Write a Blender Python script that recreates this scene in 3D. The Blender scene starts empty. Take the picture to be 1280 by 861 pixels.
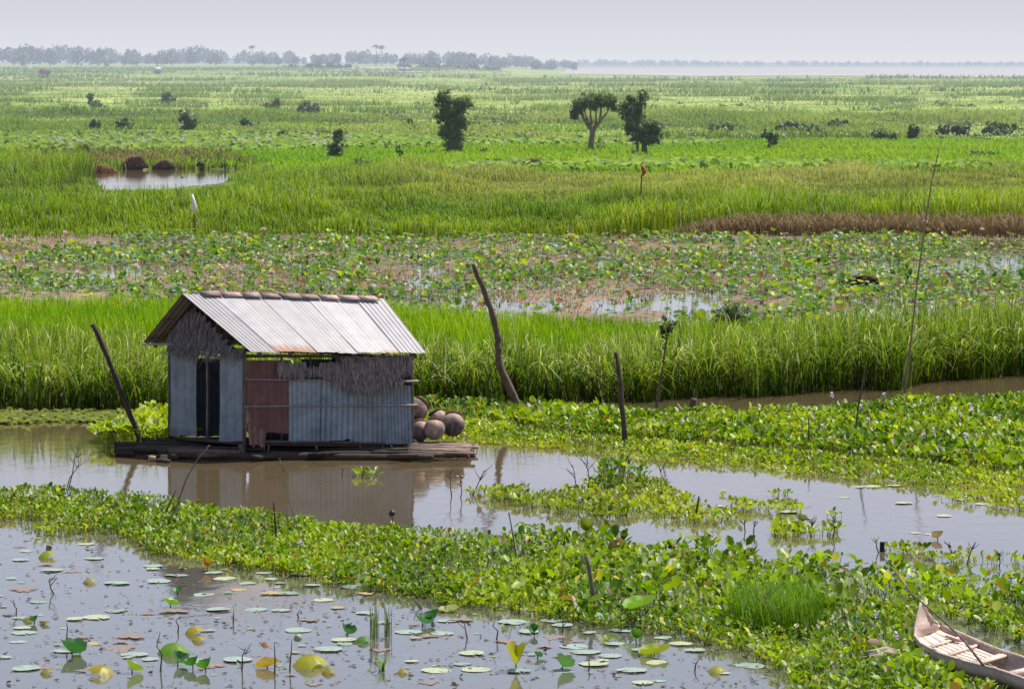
import bpy, math, random
import numpy as np
from mathutils import Vector, Matrix

random.seed(5)
RNG = np.random.default_rng(11)
F = 4500.0; HY = 78.0; CX = 640.0; H = 7.3          # focal length (px at 1280 wide), horizon row, centre column, eye height

scene = bpy.context.scene
coll = scene.collection

# ------------------------------------------------------------------ geometry helpers
def P(px, py, Y):
    """world point seen at photo position px,py when it stands Y metres away"""
    return np.array([(px - CX) * Y / F, Y, H - (py - HY) * Y / F])
def G(px, py, z=0.0):
    """point at height z seen at px,py"""
    Y = F * (H - z) / (py - HY)
    return np.array([(px - CX) * Y / F, Y, z])
def to_px(X, Y):
    return CX + F * X / Y, HY + F * H / Y

def hash2(ix, iy, seed):
    h = (ix.astype(np.int64) * 374761393 + iy.astype(np.int64) * 668265263 + seed * 1442695041) & 0xFFFFFFFF
    h = ((h ^ (h >> 13)) * 1274126177) & 0xFFFFFFFF
    return ((h ^ (h >> 16)) & 0xFFFFFF) / float(0xFFFFFF)
def vnoise(x, y, seed=0, octaves=1):
    x = np.asarray(x, float); y = np.asarray(y, float)
    out = 0; amp = 1; tot = 0
    for o in range(octaves):
        ix = np.floor(x); iy = np.floor(y); fx = x - ix; fy = y - iy
        fx = fx * fx * (3 - 2 * fx); fy = fy * fy * (3 - 2 * fy)
        a = hash2(ix, iy, seed + o); b = hash2(ix + 1, iy, seed + o)
        c = hash2(ix, iy + 1, seed + o); d = hash2(ix + 1, iy + 1, seed + o)
        out = out + amp * ((a * (1 - fx) + b * fx) * (1 - fy) + (c * (1 - fx) + d * fx) * fy)
        tot += amp; amp *= .5; x = x * 2.03 + 7.1; y = y * 2.03 + 3.7
    return out / tot
def smooth(t):
    t = np.clip(t, 0, 1); return t * t * (3 - 2 * t)
def inpoly(px, py, poly):
    px = np.asarray(px, float); py = np.asarray(py, float)
    res = np.zeros(px.shape, bool); n = len(poly)
    for i in range(n):
        x0, y0 = poly[i]; x1, y1 = poly[(i + 1) % n]
        if y0 == y1: continue
        c = ((y0 > py) != (y1 > py)) & (px < (x1 - x0) * (py - y0) / (y1 - y0) + x0)
        res ^= c
    return res

def make_mesh(name, V, Fc, mat=None, col=None, parent=None, smooth_=False, uv=None):
    """V (n,3), Fc: (m,k) array or list of such arrays, col (n,3)"""
    V = np.asarray(V, np.float32)
    if not isinstance(Fc, list): Fc = [Fc]
    Fc = [np.asarray(f, np.int32) for f in Fc if len(f)]
    me = bpy.data.meshes.new(name)
    nl = sum(f.size for f in Fc); nf = sum(len(f) for f in Fc)
    me.vertices.add(len(V)); me.vertices.foreach_set('co', V.ravel())
    me.loops.add(nl); me.loops.foreach_set('vertex_index', np.concatenate([f.ravel() for f in Fc]))
    me.polygons.add(nf)
    tot = np.concatenate([np.full(len(f), f.shape[1], np.int32) for f in Fc])
    st = np.concatenate([[0], np.cumsum(tot)[:-1]]).astype(np.int32)
    me.polygons.foreach_set('loop_start', st); me.polygons.foreach_set('loop_total', tot)
    if smooth_: me.polygons.foreach_set('use_smooth', np.ones(nf, bool))
    if col is not None:
        a = me.attributes.new('Col', 'FLOAT_COLOR', 'POINT')
        c = np.ones((len(V), 4), np.float32); c[:, :3] = col
        a.data.foreach_set('color', c.ravel())
    me.update(calc_edges=True); me.validate(verbose=False)
    if mat: me.materials.append(mat)
    ob = bpy.data.objects.new(name, me); coll.objects.link(ob)
    if parent: ob.parent = parent
    return ob

class MB:
    """collects pieces into one mesh"""
    def __init__(s): s.V = []; s.F = {3: [], 4: []}; s.C = []; s.n = 0
    def add(s, V, Fc, col=(1, 1, 1)):
        V = np.asarray(V, float)
        s.V.append(V); c = np.empty((len(V), 3)); c[:] = col; s.C.append(c)
        for f in (Fc if isinstance(Fc, list) else [Fc]):
            f = np.asarray(f)
            if len(f): s.F[f.shape[1]].append(f + s.n)
        s.n += len(V)
    def box(s, c, size, R=None, col=(1, 1, 1)):
        v = np.array([(x, y, z) for x in (-.5, .5) for y in (-.5, .5) for z in (-.5, .5)]) * np.array(size)
        if R is not None: v = v @ np.array(R).T
        s.add(v + np.array(c), np.array([(0, 1, 3, 2), (4, 6, 7, 5), (0, 4, 5, 1), (2, 3, 7, 6), (0, 2, 6, 4), (1, 5, 7, 3)]), col)
    def beam(s, a, b, w, h, col=(1, 1, 1), up=(0, 0, 1)):
        a = np.array(a, float); b = np.array(b, float); d = b - a; L = np.linalg.norm(d); d /= L
        u = np.array(up, float); sd = np.cross(d, u); sd /= np.linalg.norm(sd); u = np.cross(sd, d)
        s.box((a + b) / 2, (L, w, h), np.stack([d, sd, u], 1), col)
    def tube(s, pts, rad, sides=7, col=(1, 1, 1), wob=0.0):
        pts = np.asarray(pts, float); n = len(pts)
        rad = np.broadcast_to(np.asarray(rad, float), (n,))
        rings = []
        for i in range(n):
            d = pts[min(i + 1, n - 1)] - pts[max(i - 1, 0)]; d = d / (np.linalg.norm(d) + 1e-9)
            u = np.array([1, 0, 0]) if abs(d[0]) < .8 else np.array([0, 1, 0])
            a = np.cross(d, u); a /= np.linalg.norm(a); b = np.cross(d, a)
            ang = np.arange(sides) / sides * 2 * math.pi
            rr = rad[i] * (1 + wob * (RNG.random(sides) - .5))
            rings.append(pts[i] + np.outer(np.cos(ang) * rr, a) + np.outer(np.sin(ang) * rr, b))
        V = np.concatenate(rings + [pts[:1], pts[-1:]])
        q = []; t = []
        for i in range(n - 1):
            for j in range(sides):
                k = (j + 1) % sides
                q.append((i * sides + j, i * sides + k, (i + 1) * sides + k, (i + 1) * sides + j))
        c0 = n * sides; c1 = c0 + 1
        for j in range(sides):
            k = (j + 1) % sides
            t.append((c0, k, j)); t.append((c1, (n - 1) * sides + j, (n - 1) * sides + k))
        s.add(V, [np.array(q), np.array(t)], col)
    def lathe(s, prof, sides=28, col=(1, 1, 1)):
        n = len(prof); ang = np.arange(sides) / sides * 2 * math.pi
        V = np.concatenate([np.stack([np.cos(ang) * r, np.sin(ang) * r, np.full(sides, z)], 1) for r, z in prof])
        q = [(i * sides + j, i * sides + (j + 1) % sides, (i + 1) * sides + (j + 1) % sides, (i + 1) * sides + j) for i in range(n - 1) for j in range(sides)]
        s.add(V, np.array(q), col)
    def build(s, name, mat, parent=None, smooth_=False, origin=None):
        V = np.concatenate(s.V)
        if origin is not None: V = V - np.asarray(origin)
        ob = make_mesh(name, V, [np.concatenate(f) for f in s.F.values() if f], mat, np.concatenate(s.C), parent, smooth_)
        if origin is not None: ob.location = origin
        return ob

def tag(o, label=None, cat=None, group=None, kind=None):
    if label: o['label'] = label
    if cat: o['category'] = cat
    if group: o['group'] = group
    if kind: o['kind'] = kind
    return o
def empty(name, loc):
    o = bpy.data.objects.new(name, None); coll.objects.link(o); o.location = loc; o.empty_display_size = .2
    return o
def copy_tree(o, parent=None):
    c = o.copy(); coll.objects.link(c)
    if parent: c.parent = parent
    for ch in list(o.children): copy_tree(ch, c)
    return c

def ribbons(p0, p1, p2, width, wdir, seg=4, tipw=.1, c0=None, c1=None):
    """n bezier ribbons -> V, quads, col"""
    n = len(p0); t = np.linspace(0, 1, seg + 1)[None, :, None]
    c = p0[:, None] * (1 - t) ** 2 + 2 * p1[:, None] * t * (1 - t) + p2[:, None] * t * t
    w = (width[:, None, None] * .5) * (1 - (1 - tipw) * t ** 1.6)
    a = c - wdir[:, None] * w; b = c + wdir[:, None] * w
    V = np.stack([a, b], 2).reshape(-1, 3)
    base = (np.arange(n) * 2 * (seg + 1))[:, None]; k = (np.arange(seg) * 2)[None]
    f = np.stack([base + k, base + k + 1, base + k + 3, base + k + 2], -1).reshape(-1, 4)
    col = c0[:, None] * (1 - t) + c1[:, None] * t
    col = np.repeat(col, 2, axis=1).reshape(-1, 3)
    return V, f, col

def blades(X, Y, Z0, h, w, reach, droop, c0, c1, seg=4):  # most stands pass a darker foot colour c0: base shade painted in
    n = len(X); az = RNG.random(n) * 2 * math.pi
    d = np.stack([np.cos(az), np.sin(az), np.zeros(n)], 1)
    p0 = np.stack([X, Y, Z0], 1)
    r = reach * h
    p1 = p0 + d * (r * .25)[:, None] + np.array([0, 0, 1]) * (h * .85)[:, None]
    p2 = p0 + d * r[:, None] + np.array([0, 0, 1]) * (h * (1 - droop))[:, None]
    wa = az + math.pi / 2 + RNG.normal(0, .5, n)
    wd = np.stack([np.cos(wa), np.sin(wa), np.zeros(n)], 1)
    return ribbons(p0, p1, p2, w, wd, seg, .12, c0, c1)

def stamp(tv, tf, M, pos, col, tcol=None):
    """template verts (k,3), faces (m,q), M (n,3,3), pos (n,3), col (n,3)"""
    n = len(pos); k = len(tv)
    V = np.einsum('nij,kj->nki', M, tv) + pos[:, None]
    f = (np.asarray(tf)[None] + (np.arange(n) * k)[:, None, None]).reshape(-1, np.asarray(tf).shape[1])
    c = np.repeat(col[:, None], k, 1)
    if tcol is not None: c = c * tcol[None, :, None] if tcol.ndim == 1 else c * tcol[None]
    return V.reshape(-1, 3), f, c.reshape(-1, 3)
def rotz_tilt(az, tilt, scale, roll=None):
    """leaf along +X raised by tilt, turned to azimuth az"""
    ca, sa = np.cos(az), np.sin(az); ct, st = np.cos(tilt), np.sin(tilt)
    n = len(az); z = np.zeros(n)
    Rz = np.stack([np.stack([ca, -sa, z], 1), np.stack([sa, ca, z], 1), np.stack([z, z, z + 1], 1)], 1)
    Ry = np.stack([np.stack([ct, z, -st], 1), np.stack([z, z + 1, z], 1), np.stack([st, z, ct], 1)], 1)
    M = Rz @ Ry
    if roll is not None:
        cr, sr = np.cos(roll), np.sin(roll)
        Rx = np.stack([np.stack([z + 1, z, z], 1), np.stack([z, cr, -sr], 1), np.stack([z, sr, cr], 1)], 1)
        M = M @ Rx
    return M * np.broadcast_to(scale, (n,))[:, None, None]
def rand_rot(n, scale):
    q = RNG.normal(size=(n, 4)); q /= np.linalg.norm(q, axis=1)[:, None]
    w, x, y, z = q.T
    R = np.stack([np.stack([1 - 2 * (y * y + z * z), 2 * (x * y - z * w), 2 * (x * z + y * w)], 1),
                  np.stack([2 * (x * y + z * w), 1 - 2 * (x * x + z * z), 2 * (y * z - x * w)], 1),
                  np.stack([2 * (x * z - y * w), 2 * (y * z + x * w), 1 - 2 * (x * x + y * y)], 1)], 1)
    return R * np.broadcast_to(scale, (n,))[:, None, None]
def cmix(a, b, t):
    t = np.asarray(t)[:, None]; return np.array(a) * (1 - t) + np.array(b) * t
def join(parts):
    Vs, Fs, Cs = [], {}, []; n = 0
    for V, f, c in parts:
        Vs.append(V); Cs.append(c); Fs.setdefault(f.shape[1], []).append(f + n); n += len(V)
    return np.concatenate(Vs), [np.concatenate(x) for x in Fs.values()], np.concatenate(Cs)
def build(name, parts, mat, parent=None, smooth_=False, origin=None):
    V, f, c = join(parts)
    if origin is not None: V = V - np.asarray(origin)
    ob = make_mesh(name, V, f, mat, c, parent, smooth_)
    if origin is not None: ob.location = origin
    return ob

# ------------------------------------------------------------------ materials
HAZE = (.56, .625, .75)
def add_haze(nt, shader, out, L=3200.0):  # distance haze painted in as emission that grows with world Y, no volume
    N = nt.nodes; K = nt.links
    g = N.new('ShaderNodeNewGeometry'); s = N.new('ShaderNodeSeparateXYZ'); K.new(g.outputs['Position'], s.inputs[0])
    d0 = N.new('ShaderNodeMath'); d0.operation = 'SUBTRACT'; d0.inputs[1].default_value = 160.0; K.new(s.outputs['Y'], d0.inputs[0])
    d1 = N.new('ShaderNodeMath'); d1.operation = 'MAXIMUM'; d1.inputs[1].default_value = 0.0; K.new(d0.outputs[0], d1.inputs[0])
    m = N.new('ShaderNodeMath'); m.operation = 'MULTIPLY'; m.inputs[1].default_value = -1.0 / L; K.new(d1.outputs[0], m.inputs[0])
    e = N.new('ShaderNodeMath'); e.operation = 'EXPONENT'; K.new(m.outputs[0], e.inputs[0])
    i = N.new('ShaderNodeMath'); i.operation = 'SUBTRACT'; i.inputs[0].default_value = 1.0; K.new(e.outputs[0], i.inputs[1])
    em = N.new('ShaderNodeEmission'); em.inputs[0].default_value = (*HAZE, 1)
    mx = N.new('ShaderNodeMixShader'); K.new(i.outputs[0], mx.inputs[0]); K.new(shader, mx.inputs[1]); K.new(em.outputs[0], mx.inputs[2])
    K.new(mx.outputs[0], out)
def new_mat(name):
    m = bpy.data.materials.new(name); m.use_nodes = True; nt = m.node_tree
    for n in list(nt.nodes): nt.nodes.remove(n)
    out = nt.nodes.new('ShaderNodeOutputMaterial')
    return m, nt, nt.nodes, nt.links, out
def leaf_mat(name, rough=.45, trans=.35, spec=.5, tcol=(1.15, 1.25, .5), haze=True, up=0.0):
    m, nt, N, K, out = new_mat(name)
    a = N.new('ShaderNodeAttribute'); a.attribute_name = 'Col'
    b = N.new('ShaderNodeBsdfPrincipled'); b.inputs['Roughness'].default_value = rough
    b.inputs['Specular IOR Level'].default_value = spec
    K.new(a.outputs['Color'], b.inputs['Base Color'])
    if up:      # soft, canopy-like shading: the blade normals lean towards the sky
        ge = N.new('ShaderNodeNewGeometry'); v = N.new('ShaderNodeVectorMath'); v.operation = 'MULTIPLY_ADD'
        K.new(ge.outputs['Normal'], v.inputs[0]); v.inputs[1].default_value = (1 - up,) * 3; v.inputs[2].default_value = (0, 0, up)
        nn = N.new('ShaderNodeVectorMath'); nn.operation = 'NORMALIZE'; K.new(v.outputs[0], nn.inputs[0]); K.new(nn.outputs[0], b.inputs['Normal'])
    t = N.new('ShaderNodeBsdfTranslucent')
    mu = N.new('ShaderNodeMix'); mu.data_type = 'RGBA'; mu.blend_type = 'MULTIPLY'; mu.inputs[0].default_value = 1
    K.new(a.outputs['Color'], mu.inputs[6]); mu.inputs[7].default_value = (*tcol, 1)
    K.new(mu.outputs[2], t.inputs[0])
    mx = N.new('ShaderNodeMixShader'); mx.inputs[0].default_value = trans
    K.new(b.outputs[0], mx.inputs[1]); K.new(t.outputs[0], mx.inputs[2])
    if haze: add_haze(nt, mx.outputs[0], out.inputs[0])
    else: K.new(mx.outputs[0], out.inputs[0])
    return m
def attr_mat(name, rough=.85, nscale=8, namt=.35, bump=.2, metallic=0, spec=.3, stretch=(1, 1, 1), haze=False, rust=None, bscale=None):
    """Col attribute modulated by procedural noise in object space"""
    m, nt, N, K, out = new_mat(name)
    a = N.new('ShaderNodeAttribute'); a.attribute_name = 'Col'
    tc = N.new('ShaderNodeTexCoord'); mp = N.new('ShaderNodeMapping'); mp.inputs['Scale'].default_value = stretch
    K.new(tc.outputs['Object'], mp.inputs[0])
    n = N.new('ShaderNodeTexNoise'); n.inputs['Scale'].default_value = nscale; n.inputs['Detail'].default_value = 5; n.inputs['Roughness'].default_value = .65
    K.new(mp.outputs[0], n.inputs['Vector'])
    r = N.new('ShaderNodeMapRange'); r.inputs[1].default_value = .3; r.inputs[2].default_value = .7
    r.inputs[3].default_value = 1 - namt; r.inputs[4].default_value = 1 + namt; K.new(n.outputs[0], r.inputs[0])
    mu = N.new('ShaderNodeVectorMath'); mu.operation = 'SCALE'; K.new(a.outputs['Color'], mu.inputs[0]); K.new(r.outputs[0], mu.inputs['Scale'])
    src = mu.outputs[0]
    if rust:
        n2 = N.new('ShaderNodeTexNoise'); n2.inputs['Scale'].default_value = rust[0]; n2.inputs['Detail'].default_value = 8; n2.inputs['Roughness'].default_value = .7
        K.new(tc.outputs['Object'], n2.inputs['Vector'])
        rr = N.new('ShaderNodeMapRange'); rr.inputs[1].default_value = rust[1]; rr.inputs[2].default_value = rust[1] + .12; K.new(n2.outputs[0], rr.inputs[0])
        mm = N.new('ShaderNodeMath'); mm.operation = 'MULTIPLY'; mm.inputs[1].default_value = rust[2]; K.new(rr.outputs[0], mm.inputs[0])
        mi = N.new('ShaderNodeMix'); mi.data_type = 'RGBA'; K.new(mm.outputs[0], mi.inputs[0]); K.new(src, mi.inputs[6]); mi.inputs[7].default_value = (*rust[3], 1)
        src = mi.outputs[2]
    b = N.new('ShaderNodeBsdfPrincipled'); b.inputs['Roughness'].default_value = rough; b.inputs['Metallic'].default_value = metallic
    b.inputs['Specular IOR Level'].default_value = spec
    K.new(src, b.inputs['Base Color'])
    if bump:
        bn = N.new('ShaderNodeTexNoise'); bn.inputs['Scale'].default_value = bscale or nscale * 2; bn.inputs['Detail'].default_value = 4; K.new(mp.outputs[0], bn.inputs['Vector'])
        bp = N.new('ShaderNodeBump'); bp.inputs['Strength'].default_value = bump; bp.inputs['Distance'].default_value = .05; K.new(bn.outputs[0], bp.inputs['Height']); K.new(bp.outputs[0], b.inputs['Normal'])
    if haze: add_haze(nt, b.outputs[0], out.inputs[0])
    else: K.new(b.outputs[0], out.inputs[0])
    return m

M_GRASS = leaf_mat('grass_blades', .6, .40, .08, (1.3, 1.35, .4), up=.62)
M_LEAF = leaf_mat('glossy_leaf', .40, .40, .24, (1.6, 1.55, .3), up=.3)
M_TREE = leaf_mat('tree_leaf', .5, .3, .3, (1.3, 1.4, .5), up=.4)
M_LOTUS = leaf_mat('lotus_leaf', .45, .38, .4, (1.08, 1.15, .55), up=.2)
M_PAD = attr_mat('floating_pad', .5, 4, .28, .15, spec=.4)
M_PETAL = leaf_mat('petal', .5, .3, .3, (1, 1, 1))
M_DRY = leaf_mat('dry_straw', .8, .15, .1, (1, 1, 1))
M_WOOD = attr_mat('weathered_wood', .85, 6, .35, .35, stretch=(1, 1, 1))
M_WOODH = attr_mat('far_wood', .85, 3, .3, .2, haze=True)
M_BOATW = attr_mat('grey_boat_planks', .85, 7, .28, .3, stretch=(6, .8, 6))
M_TIN = attr_mat('corrugated_sheet', .5, 3.2, .32, .08, spec=.4, stretch=(1, 1, 1), rust=(2.6, .6, .55, (.22, .13, .09)))
M_ROOF = attr_mat('roof_sheet', .6, 3.5, .12, .05, spec=.3, stretch=(1, 1, .6), rust=(5, .66, .3, (.30, .22, .17)))
M_CLAY = attr_mat('fired_clay', .7, 7, .3, .12, spec=.35)
M_CLOTH = attr_mat('cloth', .9, 20, .15, .3)

def terrain_mat():
    m, nt, N, K, out = new_mat('marsh_soil')
    a = N.new('ShaderNodeAttribute'); a.attribute_name = 'Col'
    g = N.new('ShaderNodeNewGeometry')
    n = N.new('ShaderNodeTexNoise'); n.inputs['Scale'].default_value = .9; n.inputs['Detail'].default_value = 9; n.inputs['Roughness'].default_value = .7
    K.new(g.outputs['Position'], n.inputs['Vector'])
    n2 = N.new('ShaderNodeTexNoise'); n2.inputs['Scale'].default_value = .035; n2.inputs['Detail'].default_value = 6; K.new(g.outputs['Position'], n2.inputs['Vector'])
    ad = N.new('ShaderNodeMath'); ad.operation = 'ADD'; K.new(n.outputs[0], ad.inputs[0]); K.new(n2.outputs[0], ad.inputs[1])
    r = N.new('ShaderNodeMapRange'); r.inputs[1].default_value = .7; r.inputs[2].default_value = 1.3; r.inputs[3].default_value = .6; r.inputs[4].default_value = 1.4
    K.new(ad.outputs[0], r.inputs[0])
    mu = N.new('ShaderNodeVectorMath'); mu.operation = 'SCALE'; K.new(a.outputs['Color'], mu.inputs[0]); K.new(r.outputs[0], mu.inputs['Scale'])
    b = N.new('ShaderNodeBsdfPrincipled'); b.inputs['Roughness'].default_value = .9; b.inputs['Specular IOR Level'].default_value = .15
    K.new(mu.outputs[0], b.inputs['Base Color'])
    bp = N.new('ShaderNodeBump'); bp.inputs['Strength'].default_value = .5; bp.inputs['Distance'].default_value = .15
    K.new(n.outputs[0], bp.inputs['Height']); K.new(bp.outputs[0], b.inputs['Normal'])
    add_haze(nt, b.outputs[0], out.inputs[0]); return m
M_SOIL = terrain_mat()

def water_mat(name, base, rough, bscale, bstr, stretch, dist=.02, haze=False):
    m, nt, N, K, out = new_mat(name)
    g = N.new('ShaderNodeNewGeometry'); mp = N.new('ShaderNodeMapping'); mp.inputs['Scale'].default_value = stretch
    K.new(g.outputs['Position'], mp.inputs[0])
    n = N.new('ShaderNodeTexNoise'); n.inputs['Scale'].default_value = bscale; n.inputs['Detail'].default_value = 4; n.inputs['Roughness'].default_value = .55
    K.new(mp.outputs[0], n.inputs['Vector'])
    n2 = N.new('ShaderNodeTexNoise'); n2.inputs['Scale'].default_value = bscale * .13; n2.inputs['Detail'].default_value = 2; K.new(mp.outputs[0], n2.inputs['Vector'])
    # ripples come and go in patches over the surface
    mr = N.new('ShaderNodeMapRange'); mr.inputs[1].default_value = .4; mr.inputs[2].default_value = .65; mr.inputs[3].default_value = .25; mr.inputs[4].default_value = 1.0; K.new(n2.outputs[0], mr.inputs[0])
    mm = N.new('ShaderNodeMath'); mm.operation = 'MULTIPLY'; K.new(mr.outputs[0], mm.inputs[0]); mm.inputs[1].default_value = bstr
    bp = N.new('ShaderNodeBump'); bp.inputs['Distance'].default_value = dist; K.new(mm.outputs[0], bp.inputs['Strength']); K.new(n.outputs[0], bp.inputs['Height'])
    b = N.new('ShaderNodeBsdfPrincipled'); b.inputs['Roughness'].default_value = rough; b.inputs['IOR'].default_value = 1.48
    cr = N.new('ShaderNodeMix'); cr.data_type = 'RGBA'; K.new(n2.outputs[0], cr.inputs[0]); cr.inputs[6].default_value = (*[c * .85 for c in base], 1); cr.inputs[7].default_value = (*[c * 1.15 for c in base], 1)
    if not haze:     # silt thins out towards the still, clearer near pool
        sy = N.new('ShaderNodeSeparateXYZ'); K.new(g.outputs['Position'], sy.inputs[0])
        my = N.new('ShaderNodeMapRange'); my.inputs[1].default_value = 50; my.inputs[2].default_value = 63; K.new(sy.outputs['Y'], my.inputs[0])
        c2 = N.new('ShaderNodeMix'); c2.data_type = 'RGBA'; K.new(my.outputs[0], c2.inputs[0]); c2.inputs[6].default_value = (.095, .09, .078, 1); K.new(cr.outputs[2], c2.inputs[7]); K.new(c2.outputs[2], b.inputs['Base Color'])
    else: K.new(cr.outputs[2], b.inputs['Base Color'])
    K.new(bp.outputs[0], b.inputs['Normal'])
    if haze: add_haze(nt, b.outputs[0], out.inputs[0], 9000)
    else: K.new(b.outputs[0], out.inputs[0])
    return m
M_WATER = water_mat('muddy_water', (.115, .088, .048), .05, 3.0, .40, (1, .55, 1))
M_RIVER = water_mat('river_water', (.42, .38, .34), .3, .05, .2, (1, .4, 1), .1, haze=True)

# ------------------------------------------------------------------ regions (outlines as surveyed on the ground, stored in photo columns/rows)
def up(pts, d): return [(x, y + d) for x, y in pts]
STRIP = up([(-90, 607), (10, 605), (60, 603), (110, 607), (160, 612), (230, 616), (270, 630), (350, 640), (430, 652), (500, 652), (560, 664), (620, 668), (690, 664), (740, 662), (775, 668), (800, 682), (840, 684), (880, 682), (925, 690), (980, 698), (1040, 706), (1100, 718), (1160, 716), (1262, 728), (1400, 738)], 13) + \
    [(1400, 930), (1010, 930), (985, 843), (930, 818), (840, 798), (780, 789), (720, 782), (640, 764), (560, 757), (480, 744), (420, 731), (370, 722), (300, 710), (240, 702), (190, 692), (165, 674), (110, 664), (60, 652), (10, 650), (-90, 648)]
BANK = up([(515, 500), (560, 500), (600, 500), (660, 499), (700, 503), (760, 509), (860, 512), (900, 510), (1000, 507), (1100, 499), (1262, 493), (1420, 487)], 13) + \
    [(1420, 640), (1262, 622), (1225, 608), (1150, 607), (1100, 602), (1000, 587), (900, 580), (800, 570), (740, 564), (700, 558), (640, 553), (600, 549), (560, 546), (520, 542)]
LEFTPATCH = [(120, 556), (128, 549), (160, 540), (175, 526), (185, 521), (225, 520), (240, 556), (180, 557)]
ALGAE = [(-90, 515), (170, 515), (200, 521), (170, 527), (60, 530), (-90, 531)]
ISLES = [[(583, 616), (620, 615), (680, 620), (720, 616), (745, 606), (790, 600), (820, 606), (850, 624), (880, 634), (925, 648), (925, 662), (880, 656), (850, 652), (800, 645), (750, 647), (690, 641), (640, 632), (600, 628)],
         [(905, 631), (960, 634), (1000, 635), (1002, 642), (950, 643), (910, 640)], [(962, 662), (1018, 660), (1020, 672), (965, 673)],
         [(1085, 687), (1130, 686), (1180, 692), (1240, 698), (1262, 696), (1300, 700), (1290, 708), (1200, 705), (1130, 697)],
         [(955, 618), (987, 617), (985, 623), (957, 623)], [(1026, 664), (1048, 662), (1046, 671), (1028, 671)], [(1032, 644), (1052, 643), (1052, 649), (1034, 649)],
         [(444, 592), (474, 592), (472, 599), (446, 599)], [(1165, 622), (1262, 612), (1300, 640), (1225, 632), (1170, 626)], [(60, 650), (108, 656), (106, 668), (70, 672), (40, 664)]]
REED_FRONT = [(-120, 512), (10, 512), (150, 516), (215, 512), (350, 506), (520, 505), (640, 503), (700, 503), (860, 499), (960, 495), (1060, 490), (1120, 486), (1190, 477), (1262, 473), (1400, 469)]
rfx = np.array([p[0] for p in REED_FRONT]); rfy = np.array([p[1] for p in REED_FRONT])
def reed_front_Y(px): return F * H / (np.interp(px, rfx, rfy) - HY)
def field_back_Y(px): return np.interp(px, [-100, 400, 640, 800, 1262, 1400], [101, 100, 95.5, 93, 91.5, 91])
POND = [(76, 240), (80, 222), (125, 214), (170, 212), (300, 212), (318, 217), (280, 230), (225, 236), (170, 241)]
PUDDLES = [[(560, 376), (640, 379), (700, 374), (730, 380), (700, 388), (560, 390)], [(740, 374), (790, 377), (860, 373), (930, 380), (880, 389), (740, 387)], [(830, 366), (905, 366), (905, 375), (820, 376)],
           [(1030, 335), (1090, 328), (1160, 330), (1400, 320), (1400, 345), (1200, 345), (1050, 345)], [(790, 330), (850, 335), (840, 342), (780, 340)],
           [(200, 372), (520, 374), (520, 385), (180, 380)], [(1000, 398), (1100, 385), (1100, 400), (1000, 402)]]
def left_rise(X, Y):
    px, py = to_px(X, Y)
    return 4.6 * smooth((Y - 1100) / 1900) * smooth((740 - px) / 220)
def ground_z(X, Y):
    X = np.asarray(X, float); Y = np.asarray(Y, float)
    px, py = to_px(X, Y)
    wx = (vnoise(X * .8, Y * .8, 3, 2) - .5) * 10; wy = (vnoise(X * .8, Y * .5, 9, 2) - .5) * 5
    z = np.full(X.shape, -.5)
    land = Y > reed_front_Y(px + wx) + .9 + (vnoise(X * 1.5, Y * 0, 5) - .5) * .8
    z = np.where(land, .05, z)
    lotus = (Y > field_back_Y(px) - .5) & (Y < 149)
    nz = (vnoise(X * .35, Y * .10, 21, 3) - .44) * .22
    pud = np.zeros(X.shape, bool)
    for p in PUDDLES: pud |= inpoly(px + wx, py + wy * .6, p)
    z = np.where(lotus, np.where(pud, -.03 + (vnoise(X * 1.2, Y * .5, 8, 2) - .5) * .08, np.maximum(nz, -.04)), z)
    z = np.where(Y >= 149, .08 + (vnoise(X * .1, Y * .06, 4, 2) - .5) * .12, z)
    z = np.where(inpoly(px + wx * 2.2, py + wy * .8, POND), -.3, z)
    z = np.where(Y > 400, z + (vnoise(X * .012, Y * .006, 14, 3) - .5) * np.minimum(1.4, (Y - 400) / 400) * np.clip((1750 - Y) / 500, 0, 1), z)
    return z + left_rise(X, Y)

# ------------------------------------------------------------------ ground sheet
rows = np.concatenate([np.arange(930, 200, -1.6), np.arange(200, 100, -.9), np.arange(100, 84, -.3), [83.5, 82.6, 81.8, 81, 80, 79.3, 78.9, 78.55]])
cols = np.arange(-420, 1710, 6.0)
py2, px2 = np.meshgrid(rows, cols, indexing='ij')
Yg = F * H / (py2 - HY); Xg = (px2 - CX) * Yg / F
Zg = ground_z(Xg, Yg)
lz = np.log(Yg)
mud = cmix((.13, .085, .06), (.29, .215, .165), vnoise(Xg.ravel() * .4, Yg.ravel() * .15, 31, 3))
n1 = vnoise(px2.ravel() / 90, lz.ravel() * 26, 41, 4); n2 = vnoise(px2.ravel() / 260, lz.ravel() * 14, 47, 3)
field = cmix((.23, .33, .055), (.37, .43, .13), np.clip((n2 - .3) * 2.2, 0, 1))
field = field * (1 - .35 * np.clip((.42 - n1) * 5, 0, 1))[:, None]
paddy = cmix((.19, .37, .012), (.27, .44, .02), n1)
c = mud.copy()
Yf = Yg.ravel(); pf = px2.ravel(); yf = py2.ravel()
t = smooth((Yf - 150) / 4); c = c * (1 - t[:, None]) + cmix((.09, .15, .02), (.17, .20, .05), n1) * t[:, None]
t = smooth((Yf - 232) / 6); c = c * (1 - t[:, None]) + paddy * t[:, None]
t = smooth((Yf - 320 - 20 * (n2 - .5)) / 8); c = c * (1 - t[:, None]) + field * t[:, None]
kk_ = (pf < 330) & (yf > 196) & (yf < 226); c[kk_] = cmix((.10, .10, .04), (.11, .15, .035), n1)[kk_]
shallow = (Yf < field_back_Y(pf)); c[shallow] = (.07, .06, .03)
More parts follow.
